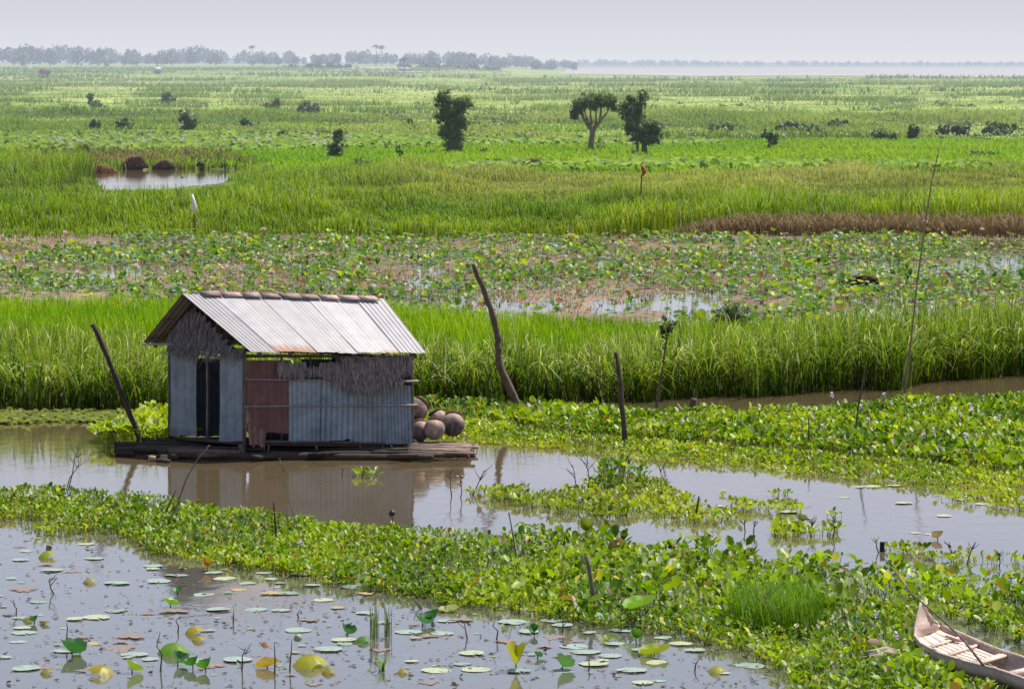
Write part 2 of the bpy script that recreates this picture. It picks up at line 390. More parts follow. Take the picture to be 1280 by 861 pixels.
make_mesh('marsh_ground', np.stack([Xg, Yg, Zg], -1).reshape(-1, 3),
          np.stack([a.ravel() for a in (lambda i: (i[:-1, :-1], i[:-1, 1:], i[1:, 1:], i[1:, :-1]))(np.arange(Xg.size).reshape(Xg.shape))], 1),
          M_SOIL, c, smooth_=True)['kind'] = 'structure'
w = make_mesh('water', [(-60, 25, 0), (60, 25, 0), (60, 420, 0), (-60, 420, 0)], np.array([(0, 1, 2, 3)]), M_WATER); w['kind'] = 'structure'

# far river
rv = [(612, 86.5), (660, 85.2), (800, 84.4), (1000, 84.0), (1300, 84.0), (1700, 84.0), (1700, 98.5), (1262, 97.0), (1150, 95.8), (1000, 95.0), (880, 95.6), (760, 93.6), (680, 92.4), (640, 90.5)]
rp = np.array([G(x, y, .35) for x, y in rv]); rp = rp - [0, 0, 0]
r_ = make_mesh('river', rp, [np.array([list(range(len(rp)))])], M_RIVER); r_['kind'] = 'structure'
rv2 = [(405, 91.6), (440, 90.3), (520, 90.2), (600, 90.8), (520, 92.0)]
r2 = make_mesh('river', np.array([P(x, y, 1700) + [0, 0, 0] for x, y in rv2]), [np.array([list(range(5))])], M_RIVER); r2['kind'] = 'structure'
for i, (x, y) in enumerate(rv2):
    Y = 2000 + (91.5 - y) * 300; zz = float(ground_z(np.array([(x - CX) * Y / F]), np.array([Y]))[0]) + .35
    r2.data.vertices[i].co = ((x - CX) * Y / F, Y, zz)

# ------------------------------------------------------------------ scatter helpers
def sample_poly(poly, dens, wob=4, seed=1):
    """random ground points inside an outline, density per m2"""
    pts = np.array([G(x, y)[:2] for x, y in poly])
    x0, y0 = pts.min(0); x1, y1 = pts.max(0)
    n = int((x1 - x0) * (y1 - y0) * dens)
    X = x0 + RNG.random(n) * (x1 - x0); Y = y0 + RNG.random(n) * (y1 - y0)
    wx = (vnoise(X * 1.7, Y * 1.2, seed, 2) - .5) * wob * 3; wy = (vnoise(X * 1.5, Y * .8, seed + 5, 3) - .5) * wob * 1.6
    px, py = to_px(X, Y)
    k = inpoly(px + wx, py + wy, poly)
    return X[k], Y[k]
def sample_band(y0, y1, dens, m=190):
    """points between two distances over the width in view plus a margin"""
    hw0 = (640 + m) * y0 / F; hw1 = (640 + m) * y1 / F
    n = int((y1 - y0) * 2 * hw1 * dens)
    Y = y0 + RNG.random(n) * (y1 - y0); X = (RNG.random(n) * 2 - 1) * hw1
    k = np.abs(X) < (640 + m) * Y / F
    return X[k], Y[k]

# ---- floating hyacinth
def leaf_template():
    # spoon leaf along +X, cupped
    tv = np.array([(0, 0, 0), (.35, .34, .10), (.35, 0, -.02), (.35, -.34, .10), (.78, .30, .13), (.8, 0, .02), (.78, -.30, .13), (1.05, 0, .05)])
    tf = np.array([(0, 2, 1), (0, 3, 2), (1, 2, 5), (1, 5, 4), (2, 3, 6), (2, 6, 5), (4, 5, 7), (5, 6, 7)])
    return tv, tf
LT, LF = leaf_template()
def hyacinth(X, Y, hmean, size, palette, tilt=(.1, 1.2), z0=0.0, stems=True, patch=1.0):
    n = len(X)
    m6 = n // 6      # leaves sit in rosettes of about six
    X = X.copy(); Y = Y.copy(); az = RNG.random(n) * 2 * math.pi
    if m6 > 4:
        idx = np.repeat(np.arange(m6) * 6, 6); az6 = RNG.random(m6)[:, None] * 6.28 + np.arange(6)[None] * 1.047 + RNG.normal(0, .25, (m6, 6))
        az[:m6 * 6] = az6.ravel(); rr = size * (.2 + .9 * RNG.random(m6 * 6))
        X[:m6 * 6] = X[idx] + np.cos(az[:m6 * 6]) * rr; Y[:m6 * 6] = Y[idx] + np.sin(az[:m6 * 6]) * rr
    hn = vnoise(X * 1.1, Y * .8, 61, 3)
    h = hmean * (.25 + .95 * hn + .35 * RNG.random(n)) * (.5 + .5 * RNG.random(n) ** .5)
    ti = tilt[0] + RNG.random(n) * (tilt[1] - tilt[0])
    sc = size * (.42 + 1.0 * RNG.random(n) ** 1.4) * (.7 + .6 * vnoise(X * 1.3, Y, 77, 2))
    pos = np.stack([X, Y, z0 + h], 1)
    t = np.clip(.5 + (vnoise(X * .7, Y * .5, 71, 3) - .5) * 2.2 * patch + RNG.normal(0, .28, n), 0, 1)
    col = cmix(palette[0], palette[1], t)
    k = RNG.random(n); yl = k < .05; col[yl] = palette[2]; br = (k > .965); col[br] = (.22, .14, .07)
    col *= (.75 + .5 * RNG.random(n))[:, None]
    col *= (.5 + .5 * np.clip(h / (hmean * .9), 0, 1))[:, None]  # lower leaves painted darker, as occlusion inside the mat
    gl = RNG.random(n) < .05; col[gl] = col[gl] * .5 + np.array((.42, .48, .36)) * .5
    roll = RNG.normal(0, .35, n)
    out = [stamp(LT, LF, rotz_tilt(az, ti, sc, roll), pos, col)]
    if stems:
        s = RNG.random(n) < .5; m = s.sum()
        p2 = pos[s]; p0 = p2.copy(); d = np.stack([np.cos(az[s]), np.sin(az[s])], 1); p0[:, :2] -= d * (h[s] * .5)[:, None]; p0[:, 2] = z0 - .02
        p1 = (p0 + p2) / 2; p1[:, 2] = p0[:, 2] * .3 + p2[:, 2] * .7
        wd = np.stack([-d[:, 1], d[:, 0], np.zeros(m)], 1)
        out.append(ribbons(p0, p1, p2, np.full(m, .014), wd, 2, .7, col[s] * .8, col[s]))
    return out
PAL = [(.070, .160, .006), (.235, .36, .010), (.46, .46, .05)]
PALY = [(.18, .27, .012), (.36, .44, .02), (.46, .42, .06)]
BOATZONE = [(1146, 800), (1150, 780), (1178, 768), (1240, 792), (1400, 850), (1400, 960), (1330, 900), (1250, 870), (1180, 850), (1150, 826)]
X, Y = sample_poly(STRIP, 290, 6, 101)
px, py = to_px(X, Y); k = ~inpoly(px, py, BOATZONE) & (RNG.random(len(X)) < np.clip(1.25 - .5 * vnoise(X * .9, Y * .9, 5, 2), 0, 1)); X, Y = X[k], Y[k]; px, py = px[k], py[k]
far = smooth((px - 560) / 200) * smooth((790 - py) / 60)
big = RNG.random(len(X)) < far * .55
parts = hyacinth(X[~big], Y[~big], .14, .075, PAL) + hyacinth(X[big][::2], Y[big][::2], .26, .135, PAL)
front = X.copy()
Xs, Ys = sample_poly(STRIP[25:] + [(-90, 630), (60, 634), (240, 680), (420, 705), (640, 735), (840, 775), (985, 815), (1010, 930)][::1], 260, 7, 131)
pq, pr = to_px(Xs, Ys); k = ~inpoly(pq, pr, BOATZONE); Xs, Ys = Xs[k], Ys[k]
parts += hyacinth(Xs, Ys, .06, .06, PALY, stems=False)
Xs, Ys = sample_poly([(1112, 806), (1142, 836), (1180, 862), (1230, 882), (1320, 905), (1320, 935), (1180, 915), (1100, 860)], 170, 2, 133)
parts += hyacinth(Xs, Ys, .21, .12, PAL)
tag(build('water_hyacinth', parts, M_LEAF, smooth_=True), 'mat of glossy green water hyacinth crossing the picture in front of the hut', 'water plants', kind='stuff')

X, Y = sample_poly(BANK, 200, 5, 201)
px, py = to_px(X, Y)
algae = (px < 640) & (RNG.random(len(X)) < .6 * smooth((640 - px) / 60)) & (py < 530)
X, Y, px, py = X[~algae], Y[~algae], px[~algae], py[~algae]
yy = py < np.interp(px, [520, 700, 900, 1100, 1260], [515, 545, 560, 575, 595])
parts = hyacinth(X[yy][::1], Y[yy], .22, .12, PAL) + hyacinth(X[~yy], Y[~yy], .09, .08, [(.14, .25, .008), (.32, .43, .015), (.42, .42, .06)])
Xs, Ys = sample_poly([(530, 512), (640, 512), (620, 545), (690, 556), (560, 552), (530, 545)], 300, 4, 207)
parts += hyacinth(Xs, Ys, .03, .06, PALY, stems=False)
edge = [(520, 540), (600, 546), (740, 562), (900, 577), (1100, 598), (1225, 606), (1262, 620), (1262, 632), (1150, 612), (1000, 594), (900, 586), (740, 569), (600, 553), (520, 547)]
Xs, Ys = sample_poly(edge, 260, 5, 209); parts += hyacinth(Xs, Ys, .05, .06, PALY, stems=False)
tag(build('water_hyacinth', parts, M_LEAF, smooth_=True), 'broad bank of water hyacinth to the right of the hut, below the reeds', 'water plants', kind='stuff')

X, Y = sample_poly(LEFTPATCH, 300, 3, 301)
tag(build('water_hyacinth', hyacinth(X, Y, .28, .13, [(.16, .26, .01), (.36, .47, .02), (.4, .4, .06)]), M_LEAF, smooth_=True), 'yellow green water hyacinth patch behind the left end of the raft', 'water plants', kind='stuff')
isl_lab = ['long ragged island of water hyacinth in the open channel', 'small thin raft of water hyacinth right of the long island', 'short water hyacinth clump with dead twigs on its right side',
           'narrow trail of water hyacinth in the channel at the right edge', 'tiny loose hyacinth sprig farthest out in the channel', 'little hyacinth tuft right of the short clump', 'tiny hyacinth sprig above the little tuft',
           'tiny sprig of hyacinth on the brown reflection of the hut', 'thin sparse hyacinth fringe below the right end of the bank', 'low hyacinth fringe at the far left edge of the pool']
for i, pl in enumerate(ISLES):
    sparse = i in (3, 4, 6, 7, 8)
    X, Y = sample_poly(pl, 130 if sparse else 260, 3 if i else 5, 400 + i)
    if i == 0:
        px, py = to_px(X, Y); k = RNG.random(len(X)) < .55 + .45 * vnoise(X * 2, Y * 2, 8); X, Y = X[k], Y[k]
    ps = hyacinth(X, Y, .10 if not sparse else .07, .085, [(.13, .22, .01), (.32, .42, .02), (.42, .40, .06)])
    if i == 0:
        hx, hy = sample_poly([(745, 606), (765, 598), (800, 598), (818, 606), (800, 612), (750, 612)], 170, 2, 5)
        ps += hyacinth(hx, hy, .34, .10, PAL)
    o = build('hyacinth_clump', ps, M_LEAF, smooth_=True, origin=G(*np.mean(pl, 0)))
    tag(o, isl_lab[i], 'water plants', kind='stuff')
# duckweed shore at left
X, Y = sample_poly(ALGAE, 420, 5, 501)
n = len(X); tvq = np.array([(0, -.5, 0), (.9, -.3, .1), (1, .4, 0), (0, .5, .12)]); tfq = np.array([(0, 1, 2, 3)])
col = cmix((.13, .17, .04), (.24, .27, .08), RNG.random(n))
tag(build('floating_weed', [stamp(tvq, tfq, rotz_tilt(RNG.random(n) * 6.3, RNG.normal(0, .4, n), .09 * (.5 + RNG.random(n))), np.stack([X, Y, RNG.random(n) * .05], 1), col)], M_GRASS),
    'dull green floating weed along the foot of the reeds at left', 'water plants', kind='stuff')

# ---- tall reeds behind the hut
def reed_depth(px): return np.interp(px, [-100, 150, 260, 500, 680, 800, 1262, 1400], [13, 11, 5, 3.2, 4, 7.5, 8.5, 9])
X, Y = sample_band(74, 96, 135)
px, py = to_px(X, Y); f0 = reed_front_Y(px); dd = Y - f0 - (vnoise(X * 1.3, Y * 0 + 3, 17, 3) - .5) * 2.0
rd = reed_depth(px)
k = (dd > 0) & (dd < rd) & (RNG.random(len(X)) < np.where(dd < 1.6, 1, .55)); X, Y, px, dd, rd = X[k], Y[k], px[k], dd[k], rd[k]
n = len(X)
hb = np.interp(px, [-100, 100, 240, 560, 700, 900, 1262, 1400], [1.30, 1.28, 1.18, 1.30, 1.22, 1.38, 1.50, 1.5])
h = hb * (.56 + .48 * vnoise(X * .9, Y * .8, 33, 3) + .32 * RNG.random(n)) * (1 - .28 * smooth((dd - rd * .4) / (rd * .6)))
pn = vnoise(X * 1.2, Y * .9, 35, 3)
c1 = cmix((.13, .23, .014), (.29, .41, .03), np.clip((pn - .25) * 1.8 + RNG.normal(0, .2, n), 0, 1))
pale = RNG.random(n) < np.interp(px, [0, 450, 560, 700, 1262], [.12, .16, .26, .16, .10]); c1[pale] = cmix((.42, .50, .14), (.62, .66, .36), RNG.random(pale.sum()))
dry = RNG.random(n) < np.where(dd < 1, .07, .03); c1[dry] = (.32, .27, .12)
c0 = c1 * np.array([.40, .46, .36]); c0[pale] *= .6  # reed feet painted darker, as shade low in the stand
dr = np.clip(RNG.normal(.28, .26, n) + .35 * RNG.random(n) * (dd < .6) + .25 * (vnoise(X * 1.1, Y, 19, 2) - .5), 0, 1.05)
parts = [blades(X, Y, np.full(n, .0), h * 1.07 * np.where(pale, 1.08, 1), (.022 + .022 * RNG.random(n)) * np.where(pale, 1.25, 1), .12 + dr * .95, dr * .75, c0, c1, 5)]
# stalks and low dead skirt at the front
k = dd < .9; Xk, Yk = X[k], Y[k]; m = len(Xk)
cs = cmix((.06, .085, .018), (.12, .14, .04), RNG.random(m))
parts.append(blades(Xk + RNG.normal(0, .05, m), Yk, np.full(m, -.02), .35 + .4 * RNG.random(m), np.full(m, .02), np.full(m, .25), np.full(m, .1), cs, cs * 1.3, 2))
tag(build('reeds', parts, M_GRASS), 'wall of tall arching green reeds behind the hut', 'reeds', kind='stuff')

# ---- bright fine grass behind the reeds
X, Y = sample_band(78, 102, 95)
px, py = to_px(X, Y); dd = Y - reed_front_Y(px)
k = (dd > reed_depth(px) * .72) & (Y < field_back_Y(px) + (vnoise(X * .8, Y * 0, 43, 2) - .5) * 2.4) & ~((dd < reed_depth(px)) & (RNG.random(len(X)) < .5)); X, Y, px = X[k], Y[k], px[k]
n = len(X); pn = vnoise(X * .5, Y * .22, 45, 3); ln = smooth((px - 560) / 250)
c1 = cmix((.22, .42, .004), (.34, .52, .006), np.clip((pn - .25) * 2 + RNG.normal(0, .12, n), 0, 1)) * (1 - .18 * ln * vnoise(X * .9, Y * .4, 46, 2))[:, None]
h = (.80 + .16 * pn) * (.8 + .25 * RNG.random(n))
parts = [blades(X, Y, np.zeros(n), h, .02 + .014 * RNG.random(n), np.full(n, .18), np.full(n, .04), c1 * .7, c1, 3)]
tag(build('rice_grass', parts, M_GRASS), 'bright yellow green young rice behind the tall reeds', 'grass', kind='stuff')

# ---- lotus field
def lotus_template(cup, fold, rings=2, seg=12):
    v = [(0, 0, 0)]
    for r in range(1, rings + 1):
        for s in range(seg):
            a = s / seg * 2 * math.pi; rr = r / rings * (1 + .06 * math.sin(3 * a + 1) + .04 * math.sin(7 * a))
            x = rr * math.cos(a); y = rr * math.sin(a)
            v.append((x, y * (1 - .35 * fold), cup * rr ** 2 + fold * abs(y) * .9 + (.05 * math.sin(5 * a) + .045 * math.sin(8 * a + 2)) * rr))
    f = []
    for s in range(seg):
        f.append((0, 1 + s, 1 + (s + 1) % seg))
    for r in range(1, rings):
        b0 = 1 + (r - 1) * seg; b1 = 1 + r * seg
        for s in range(seg):
            k = (s + 1) % seg; f += [(b0 + s, b1 + s, b1 + k), (b0 + s, b1 + k, b0 + k)]
    return np.array(v), np.array(f)
X, Y = sample_band(91, 149.5, 26)
px, py = to_px(X, Y)
cl = vnoise(X * .30, Y * .12, 81, 3); cl2 = vnoise(X * .9, Y * .5, 83, 2)
den = np.clip((cl - .37) * 4.8, .12, 1) * (.3 + .75 * cl2 * 1.3) * np.interp(Y, [92, 108, 135, 149], [.75, .85, 1.1, 1.2])
for p in PUDDLES: den = np.where(inpoly(px, py, p), den * .45 + .04, den)
den = np.where((px > 620) & (px < 1262) & (np.abs(py - 331) < 5), den * .45, den)
k = (Y > field_back_Y(px) - .3) & (RNG.random(len(X)) < den) & ~((px > 640) & (py < np.interp(px, [640, 900, 1262], [300, 296, 298]))); X, Y, px, py = X[k], Y[k], px[k], py[k]
n = len(X); parts = []
kind = RNG.choice(5, n, p=[.58, .13, .08, .15, .06])
for q, (cup, fold) in enumerate([(.12, 0), (.3, .15), (.5, .5), (-.35, .1), (.2, 1.0)]):
    m = kind == q; mm = m.sum(); tv, tf = lotus_template(cup, fold, 2, 9)
    z = np.maximum(ground_z(X[m], Y[m]), 0) + np.where(q == 0, .02, .06) + RNG.random(mm) * (.08 if q == 0 else .26)
    cc = cmix((.09, .19, .085), (.28, .40, .25), RNG.random(mm)) if q in (0, 3) else cmix((.07, .20, .03), (.24, .36, .04), RNG.random(mm))
    kk = RNG.random(mm); cc[kk < .11] = (.40, .48, .02); cc[(kk > .20) & (kk < .28)] = (.24, .15, .09)
    M = rotz_tilt(RNG.random(mm) * 6.3, RNG.normal(0, .16 if q == 0 else .5, mm), .05 + .10 * RNG.random(mm) ** 1.4)
    parts.append(stamp(tv, tf, M, np.stack([X[m], Y[m], z], 1), cc * (.8 + .4 * RNG.random(mm))[:, None]))
    p2 = np.stack([X[m], Y[m], z], 1); p0 = p2.copy(); p0[:, 2] = -.05; p0[:, 0] += RNG.normal(0, .05, mm); wd = np.tile([1., 0, 0], (mm, 1))
    parts.append(ribbons(p0, (p0 + p2) / 2, p2, np.full(mm, .010), wd, 1, 1, cc * .3, cc * .5))
# dead stalks and litter on the mud
X2, Y2 = sample_band(92, 149, 16); px, py = to_px(X2, Y2); k = (Y2 > field_back_Y(px)) & (vnoise(X2 * .25, Y2 * .09, 88, 3) > .42) & (ground_z(X2, Y2) > -.015); X2, Y2 = X2[k], Y2[k]; m = len(X2)
cc = cmix((.16, .10, .06), (.34, .25, .17), RNG.random(m))
parts.append(blades(X2, Y2, np.maximum(ground_z(X2, Y2), 0), .08 + .22 * RNG.random(m) ** 2, .02 + .03 * RNG.random(m), .4 + 1.5 * RNG.random(m), np.full(m, .4), cc, cc, 2))
tag(build('lotus_plants', parts, M_LOTUS), 'wide marsh field of lotus leaves on brown mud and shallow water', 'lotus plants', kind='stuff')

# ---- middle grass belt (148 m to about 235 m)
X, Y = sample_band(147, 240, 24)
px, py = to_px(X, Y)
fr = 148.5 + (vnoise(X * .25, Y * 0, 91, 3) - .5) * 4 + np.interp(px, [640, 800, 860, 1400], [0, 1.5, 7.5, 9])
back = np.interp(px, [-100, 600, 1400], [236, 232, 240]) + (vnoise(X * .2, Y * 0, 92, 2) - .5) * 7
nearp = (px < 330) & (Y > 168)
k = (Y > fr) & (Y < back) & ~inpoly(px, py, POND) 
lp = (px < 98 + 34 * vnoise(Y * .22, Y * 0, 7, 2) + 8 * RNG.random(len(Y))) & (Y > 196) & (Y < 222); k |= lp
X, Y, px, lp = X[k], Y[k], px[k], lp[k]; n = len(X)
hn = vnoise(X * .16, Y * .10, 93, 3); tn = vnoise(X * .10, Y * .035, 95, 3)
yel = smooth((Y - 165) / 50) * smooth((px - 380) / 250) 
hn2 = vnoise(X * .55, Y * .28, 94, 3); base_k = (.62 + .75 * hn2)
h = (.40 + 1.25 * smooth((hn - .25) * 2)) * (.55 + .85 * hn2) * (.7 + .45 * RNG.random(n)) * np.where(lp, 1.45, 1) * np.where(inpoly(px + (vnoise(X * .6, Y * .3, 6, 2) - .5) * 24, F * H / Y + HY - 17, POND), .33, 1) * (1 - .3 * yel)
base = cmix((.11, .25, .008), (.33, .46, .025), np.clip((tn - .3) * 2.4 + RNG.normal(0, .18, n), 0, 1))
t = np.clip(yel * (.45 + .9 * (vnoise(X * .15, Y * .07, 97, 3) - .3)) + RNG.normal(0, .1, n), 0, 1)[:, None]
c1 = base * (1 - t) + np.array((.48, .47, .16)) * t
c1 = c1 * base_k[:, None]  # hollows between tussocks painted darker, in place of shadow
pale = RNG.random(n) < .12; c1[pale] = c1[pale] * .4 + np.array((.50, .50, .30)) * .6
parts = [blades(X, Y, np.full(n, .0), h, .035 + .03 * RNG.random(n), .12 + .3 * RNG.random(n), .05 + .2 * RNG.random(n), c1 * .5, c1, 3)]
tag(build('marsh_grass', parts, M_GRASS), 'broad belt of tall marsh grass beyond the lotus field', 'grass', kind='stuff')
# dried reddish reeds
X, Y = sample_band(147, 158, 42); px, py = to_px(X, Y)
f0 = np.interp(px, [600, 830, 1000, 1400], [151, 150.5, 149.5, 148.5]); dep = np.interp(px, [600, 820, 860, 1000, 1400], [.6, 1.2, 5, 7, 8])
nn = (vnoise(X * .5, Y * 0, 99, 2) - .5) * 2
k = (px > 640) & (Y > f0 + nn) & (Y < f0 + dep + nn); X, Y, px = X[k], Y[k], px[k]; n = len(X)
cc = cmix((.22, .14, .075), (.42, .30, .17), RNG.random(n)); cc[RNG.random(n) < .06] = (.16, .22, .04)
tag(build('dried_reeds', [blades(X, Y, np.zeros(n), (.28 + .72 * smooth((px - 820) / 110)) * (.6 + .6 * RNG.random(n)), .03 + .03 * RNG.random(n), .3 + .5 * RNG.random(n), .1 + .3 * RNG.random(n), cc * .6, cc, 3)], M_DRY),
    'strip of dead reddish brown reeds at the far edge of the lotus field', 'reeds', kind='stuff')

# ---- green paddy beyond the belt
X, Y = sample_band(232, 322, 10); px, py = to_px(X, Y)
k = ~inpoly(px, py, [(-200, 205), (190, 205), (190, 176), (-200, 176)]) & ~inpoly(px, py, POND) & (np.abs(Y - 287 - 8 * vnoise(X * .03, Y * 0, 3)) > 2.5); X, Y, px = X[k], Y[k], px[k]; n = len(X)
tn = vnoise(X * .07, Y * .05, 111, 3); c1 = cmix((.22, .42, .004), (.34, .51, .008), np.clip((tn - .3) * 2.2 + RNG.normal(0, .1, n), 0, 1))
parts = [blades(X, Y, np.zeros(n), .4 + .3 * RNG.random(n), .08 + .06 * RNG.random(n), .2 + .2 * RNG.random(n), np.full(n, .1), c1 * .65, c1, 2)]
tag(build('rice_grass', parts, M_GRASS), 'flat bright green paddies around the three dark trees', 'grass', kind='stuff')
# lotus leaves around the pond and in the flowering strip
X, Y = sample_band(228, 345, 3.0); px, py = to_px(X, Y)
k = inpoly(px, py, [(-150, 178), (150, 172), (300, 172), (500, 178), (640, 182), (900, 184), (900, 187), (640, 186), (430, 191), (250, 196), (-150, 196)]) | (inpoly(px, py, [(560, 213), (760, 210), (1262, 214), (1262, 219), (900, 218), (560, 219)]) & (RNG.random(len(X)) < .4))
X, Y = X[k], Y[k]; n = len(X); tv, tf = lotus_template(.3, .3, 1, 7)
parts = [stamp(tv, tf, rotz_tilt(RNG.random(n) * 6.3, RNG.normal(0, .5, n), .25 + .15 * RNG.random(n)), np.stack([X, Y, .3 + .4 * RNG.random(n)], 1), cmix((.12, .22, .06), (.26, .36, .08), RNG.random(n)))]
X, Y = sample_band(230, 345, 5); px, py = to_px(X, Y); k = inpoly(px, py, [(-150, 172), (230, 176), (260, 190), (330, 212), (300, 219), (-150, 219)]) & ~inpoly(px, py, POND); X, Y = X[k], Y[k]; n = len(X)
tn = vnoise(X * .12, Y * .05, 121, 3); cc = cmix((.12, .19, .035), (.27, .22, .10), np.clip((tn - .35) * 3, 0, 1))
parts.append(blades(X, Y, np.zeros(n), .4 + .7 * RNG.random(n), .09 + .08 * RNG.random(n), .4 * RNG.random(n) + .2, .3 * RNG.random(n), cc * .5, cc, 2))
tag(build('marsh_plants', parts, M_GRASS), 'mixed lotus leaves and rough weeds around the pond at upper left', 'marsh plants', kind='stuff')

# ---- coarse scrubby grass, then far fields
parts = []
X, Y = sample_band(322, 500, 4.5); px, py = to_px(X, Y); n = len(X)
hn = vnoise(X * .06, Y * .022, 131, 3); k = RNG.random(n) < .25 + hn; X, Y, hn, px, py = X[k], Y[k], hn[k], px[k], py[k]; n = len(X)
tn = vnoise(X * .035, Y * .02, 133, 3)
gp = inpoly(px, py, [(780, 178), (1300, 176), (1300, 182), (780, 184)]) | inpoly(px, py, [(720, 168), (300, 160), (300, 156), (760, 160)])
c1 = cmix((.15, .26, .045), (.36, .44, .12), np.clip((tn - .3) * 2.3 + RNG.normal(0, .2, n), 0, 1)); c1[gp] = (.25, .44, .02)
h = np.where(gp, .5, (.3 + 2.3 * np.clip(hn - .42, 0, 1) ** 1.1 * 1.8)) * (.6 + .6 * RNG.random(n))
parts.append(blades(X, Y, np.zeros(n), h, .09 + .09 * RNG.random(n), .3 + .4 * RNG.random(n), .3 * RNG.random(n), c1 * .5, c1, 2))
for (a, b, d, wdt, hh) in [(490, 800, 1.0, .16, .7), (800, 1400, .28, .35, .9), (1400, 2300, .06, .8, 1.2)]:
    X, Y = sample_band(a, b, d); lnY = np.log(Y); px, py = to_px(X, Y)
    st = vnoise(px / 110, lnY * 30, 141, 3)
    k = RNG.random(len(X)) < .3 + .7 * (st > .5); X, Y, st, lnY, px, py = X[k], Y[k], st[k], lnY[k], px[k], py[k]
    if b > 1900: k = (px < 640) | (py > 98); X, Y, st, lnY, px = X[k], Y[k], st[k], lnY[k], px[k]
    n = len(X); n2_ = vnoise(px / 300, lnY * 12, 47, 3)
    c1 = cmix((.24, .34, .055), (.38, .44, .13), np.clip((n2_ - .3) * 2.2 + RNG.normal(0, .1, n), 0, 1))
    dk = (st > .62); c1[dk] *= np.array([.6, .7, .75])
    z = ground_z(X, Y)
    parts.append(blades(X, Y, z, hh * np.where(dk, 1.7, .3) * (.5 + .7 * RNG.random(n)), np.full(n, wdt) * (.5 + RNG.random(n)), .5 + .6 * RNG.random(n), .3 * RNG.random(n), c1 * .75, c1, 2))
tag(build('far_grass', parts, M_GRASS), 'far hazy marsh meadows with darker streaks reaching to the river', 'grass', kind='stuff')

# ------------------------------------------------------------------ trees and bushes
TQ = np.array([(-.5, -.28, 0), (.5, -.28, .06), (.5, .28, 0), (-.5, .28, .06)]); TQF = np.array([(0, 1, 2, 3)])
def cloud(c, r, n, size, ca, cb, shell=.45):
    r = np.array(r, float) * 1.1
    """crown lobe made of uneven leaf clumps"""
    c = np.array(c, float); r = np.array(r, float); m = max(6, min(26, n // 45)); out = []
    for i in range(m):
        d = RNG.normal(size=3); d /= np.linalg.norm(d); q = c + d * r * (.3 + .72 * RNG.random()); rr = r * (.15 + .22 * RNG.random())
        k = .25 + .75 * (.5 + .5 * d[2]); mid = np.array(ca) * (1 - k) + np.array(cb) * k  # upper clumps painted lighter, as if the sun caught the crown top
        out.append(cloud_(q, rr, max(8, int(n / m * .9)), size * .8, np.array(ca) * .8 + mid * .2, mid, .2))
    out.append(cloud_(c, r * .8, int(n * .18), size, ca, np.array(ca) * 1.3, .1))
    V, f, cc = join(out); return V, f[0], cc
def cloud_(c, r, n, size, ca, cb, shell=.45, tail=.9):
    d = RNG.normal(size=(n, 3)); d /= np.linalg.norm(d, axis=1)[:, None]
    rr = (shell + (1 - shell) * RNG.random(n)) ** .6
    lump = (.6 + tail * RNG.random(n) ** 3) + .4 * vnoise(d[:, 0] * 2.3 + c[0] * 7.7, d[:, 2] * 2.3 + d[:, 1] * 1.9 + c[1], 7, 2)
    p = d * (rr * lump)[:, None] * np.array(r) + np.array(c)
    t = np.clip(.5 + .5 * d[:, 2] + RNG.normal(0, .25, n) + .6 * (vnoise(p[:, 0] / size * .3, p[:, 2] / size * .3, 3, 2) - .5), 0, 1)  # upward side of each clump painted lighter, underside darker, as lit from above
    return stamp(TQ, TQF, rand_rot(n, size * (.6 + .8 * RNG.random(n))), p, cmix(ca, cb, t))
def tree(name, base, lobes, trunks, n, leaf, ca, cb, label, cat='tree', group=None, bark=(.10, .075, .055), z0=None):
    """base (px,py); lobes (px,py,rx,ry) ; trunks: list of ([(px,py)...], r0, r1) in photo units"""
    X, Y, _ = G(*base)
    z0 = float(ground_z(np.array([X]), np.array([Y]))[0]) if z0 is None else z0
    if z0 > .3: Y = F * (H - z0) / (base[1] - HY); X = (base[0] - CX) * Y / F
    s = Y / F
    t = empty(name, (X, Y, z0)); tag(t, label, cat, group)
    org = np.array([X, Y, z0])
    def w(px, py, dy=0.0): return np.array([(px - CX) * s, Y + dy, H - (py - HY) * s]) - org
    parts = []; area = sum(a[2] * a[3] for a in lobes)
    for lb in lobes:
        lx, ly, rx, ry = lb[:4]; dy = RNG.normal(0, .35) * rx * s
        parts.append(cloud(w(lx, ly, dy), (rx * s, rx * s * .9, ry * s), int(n * rx * ry / area), leaf, ca, cb))
    build('crown', parts, M_TREE, t)
    if trunks:
        mb = MB()
        for pts, r0, r1 in trunks:
            q = [w(x, y, RNG.normal(0, .1) if i else 0) for i, (x, y) in enumerate(pts)]; q[0][2] = max(q[0][2], -.1)
            mb.tube(q, np.linspace(r0, r1, len(q)), 7, bark, .2)
        mb.build('trunk', M_WOODH, t, True)
    return t
DG = ((.06, .10, .034), (.29, .38, .11))
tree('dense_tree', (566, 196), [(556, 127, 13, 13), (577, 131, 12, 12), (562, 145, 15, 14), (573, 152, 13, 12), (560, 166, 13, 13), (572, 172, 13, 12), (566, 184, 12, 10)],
     [([(566, 196), (565, 170), (560, 135)], .3, .06), ([(566, 175), (578, 135)], .14, .05)], 20000, .13, *DG, 'tallest dark tree, leafy down to the ground, alone in the paddy')
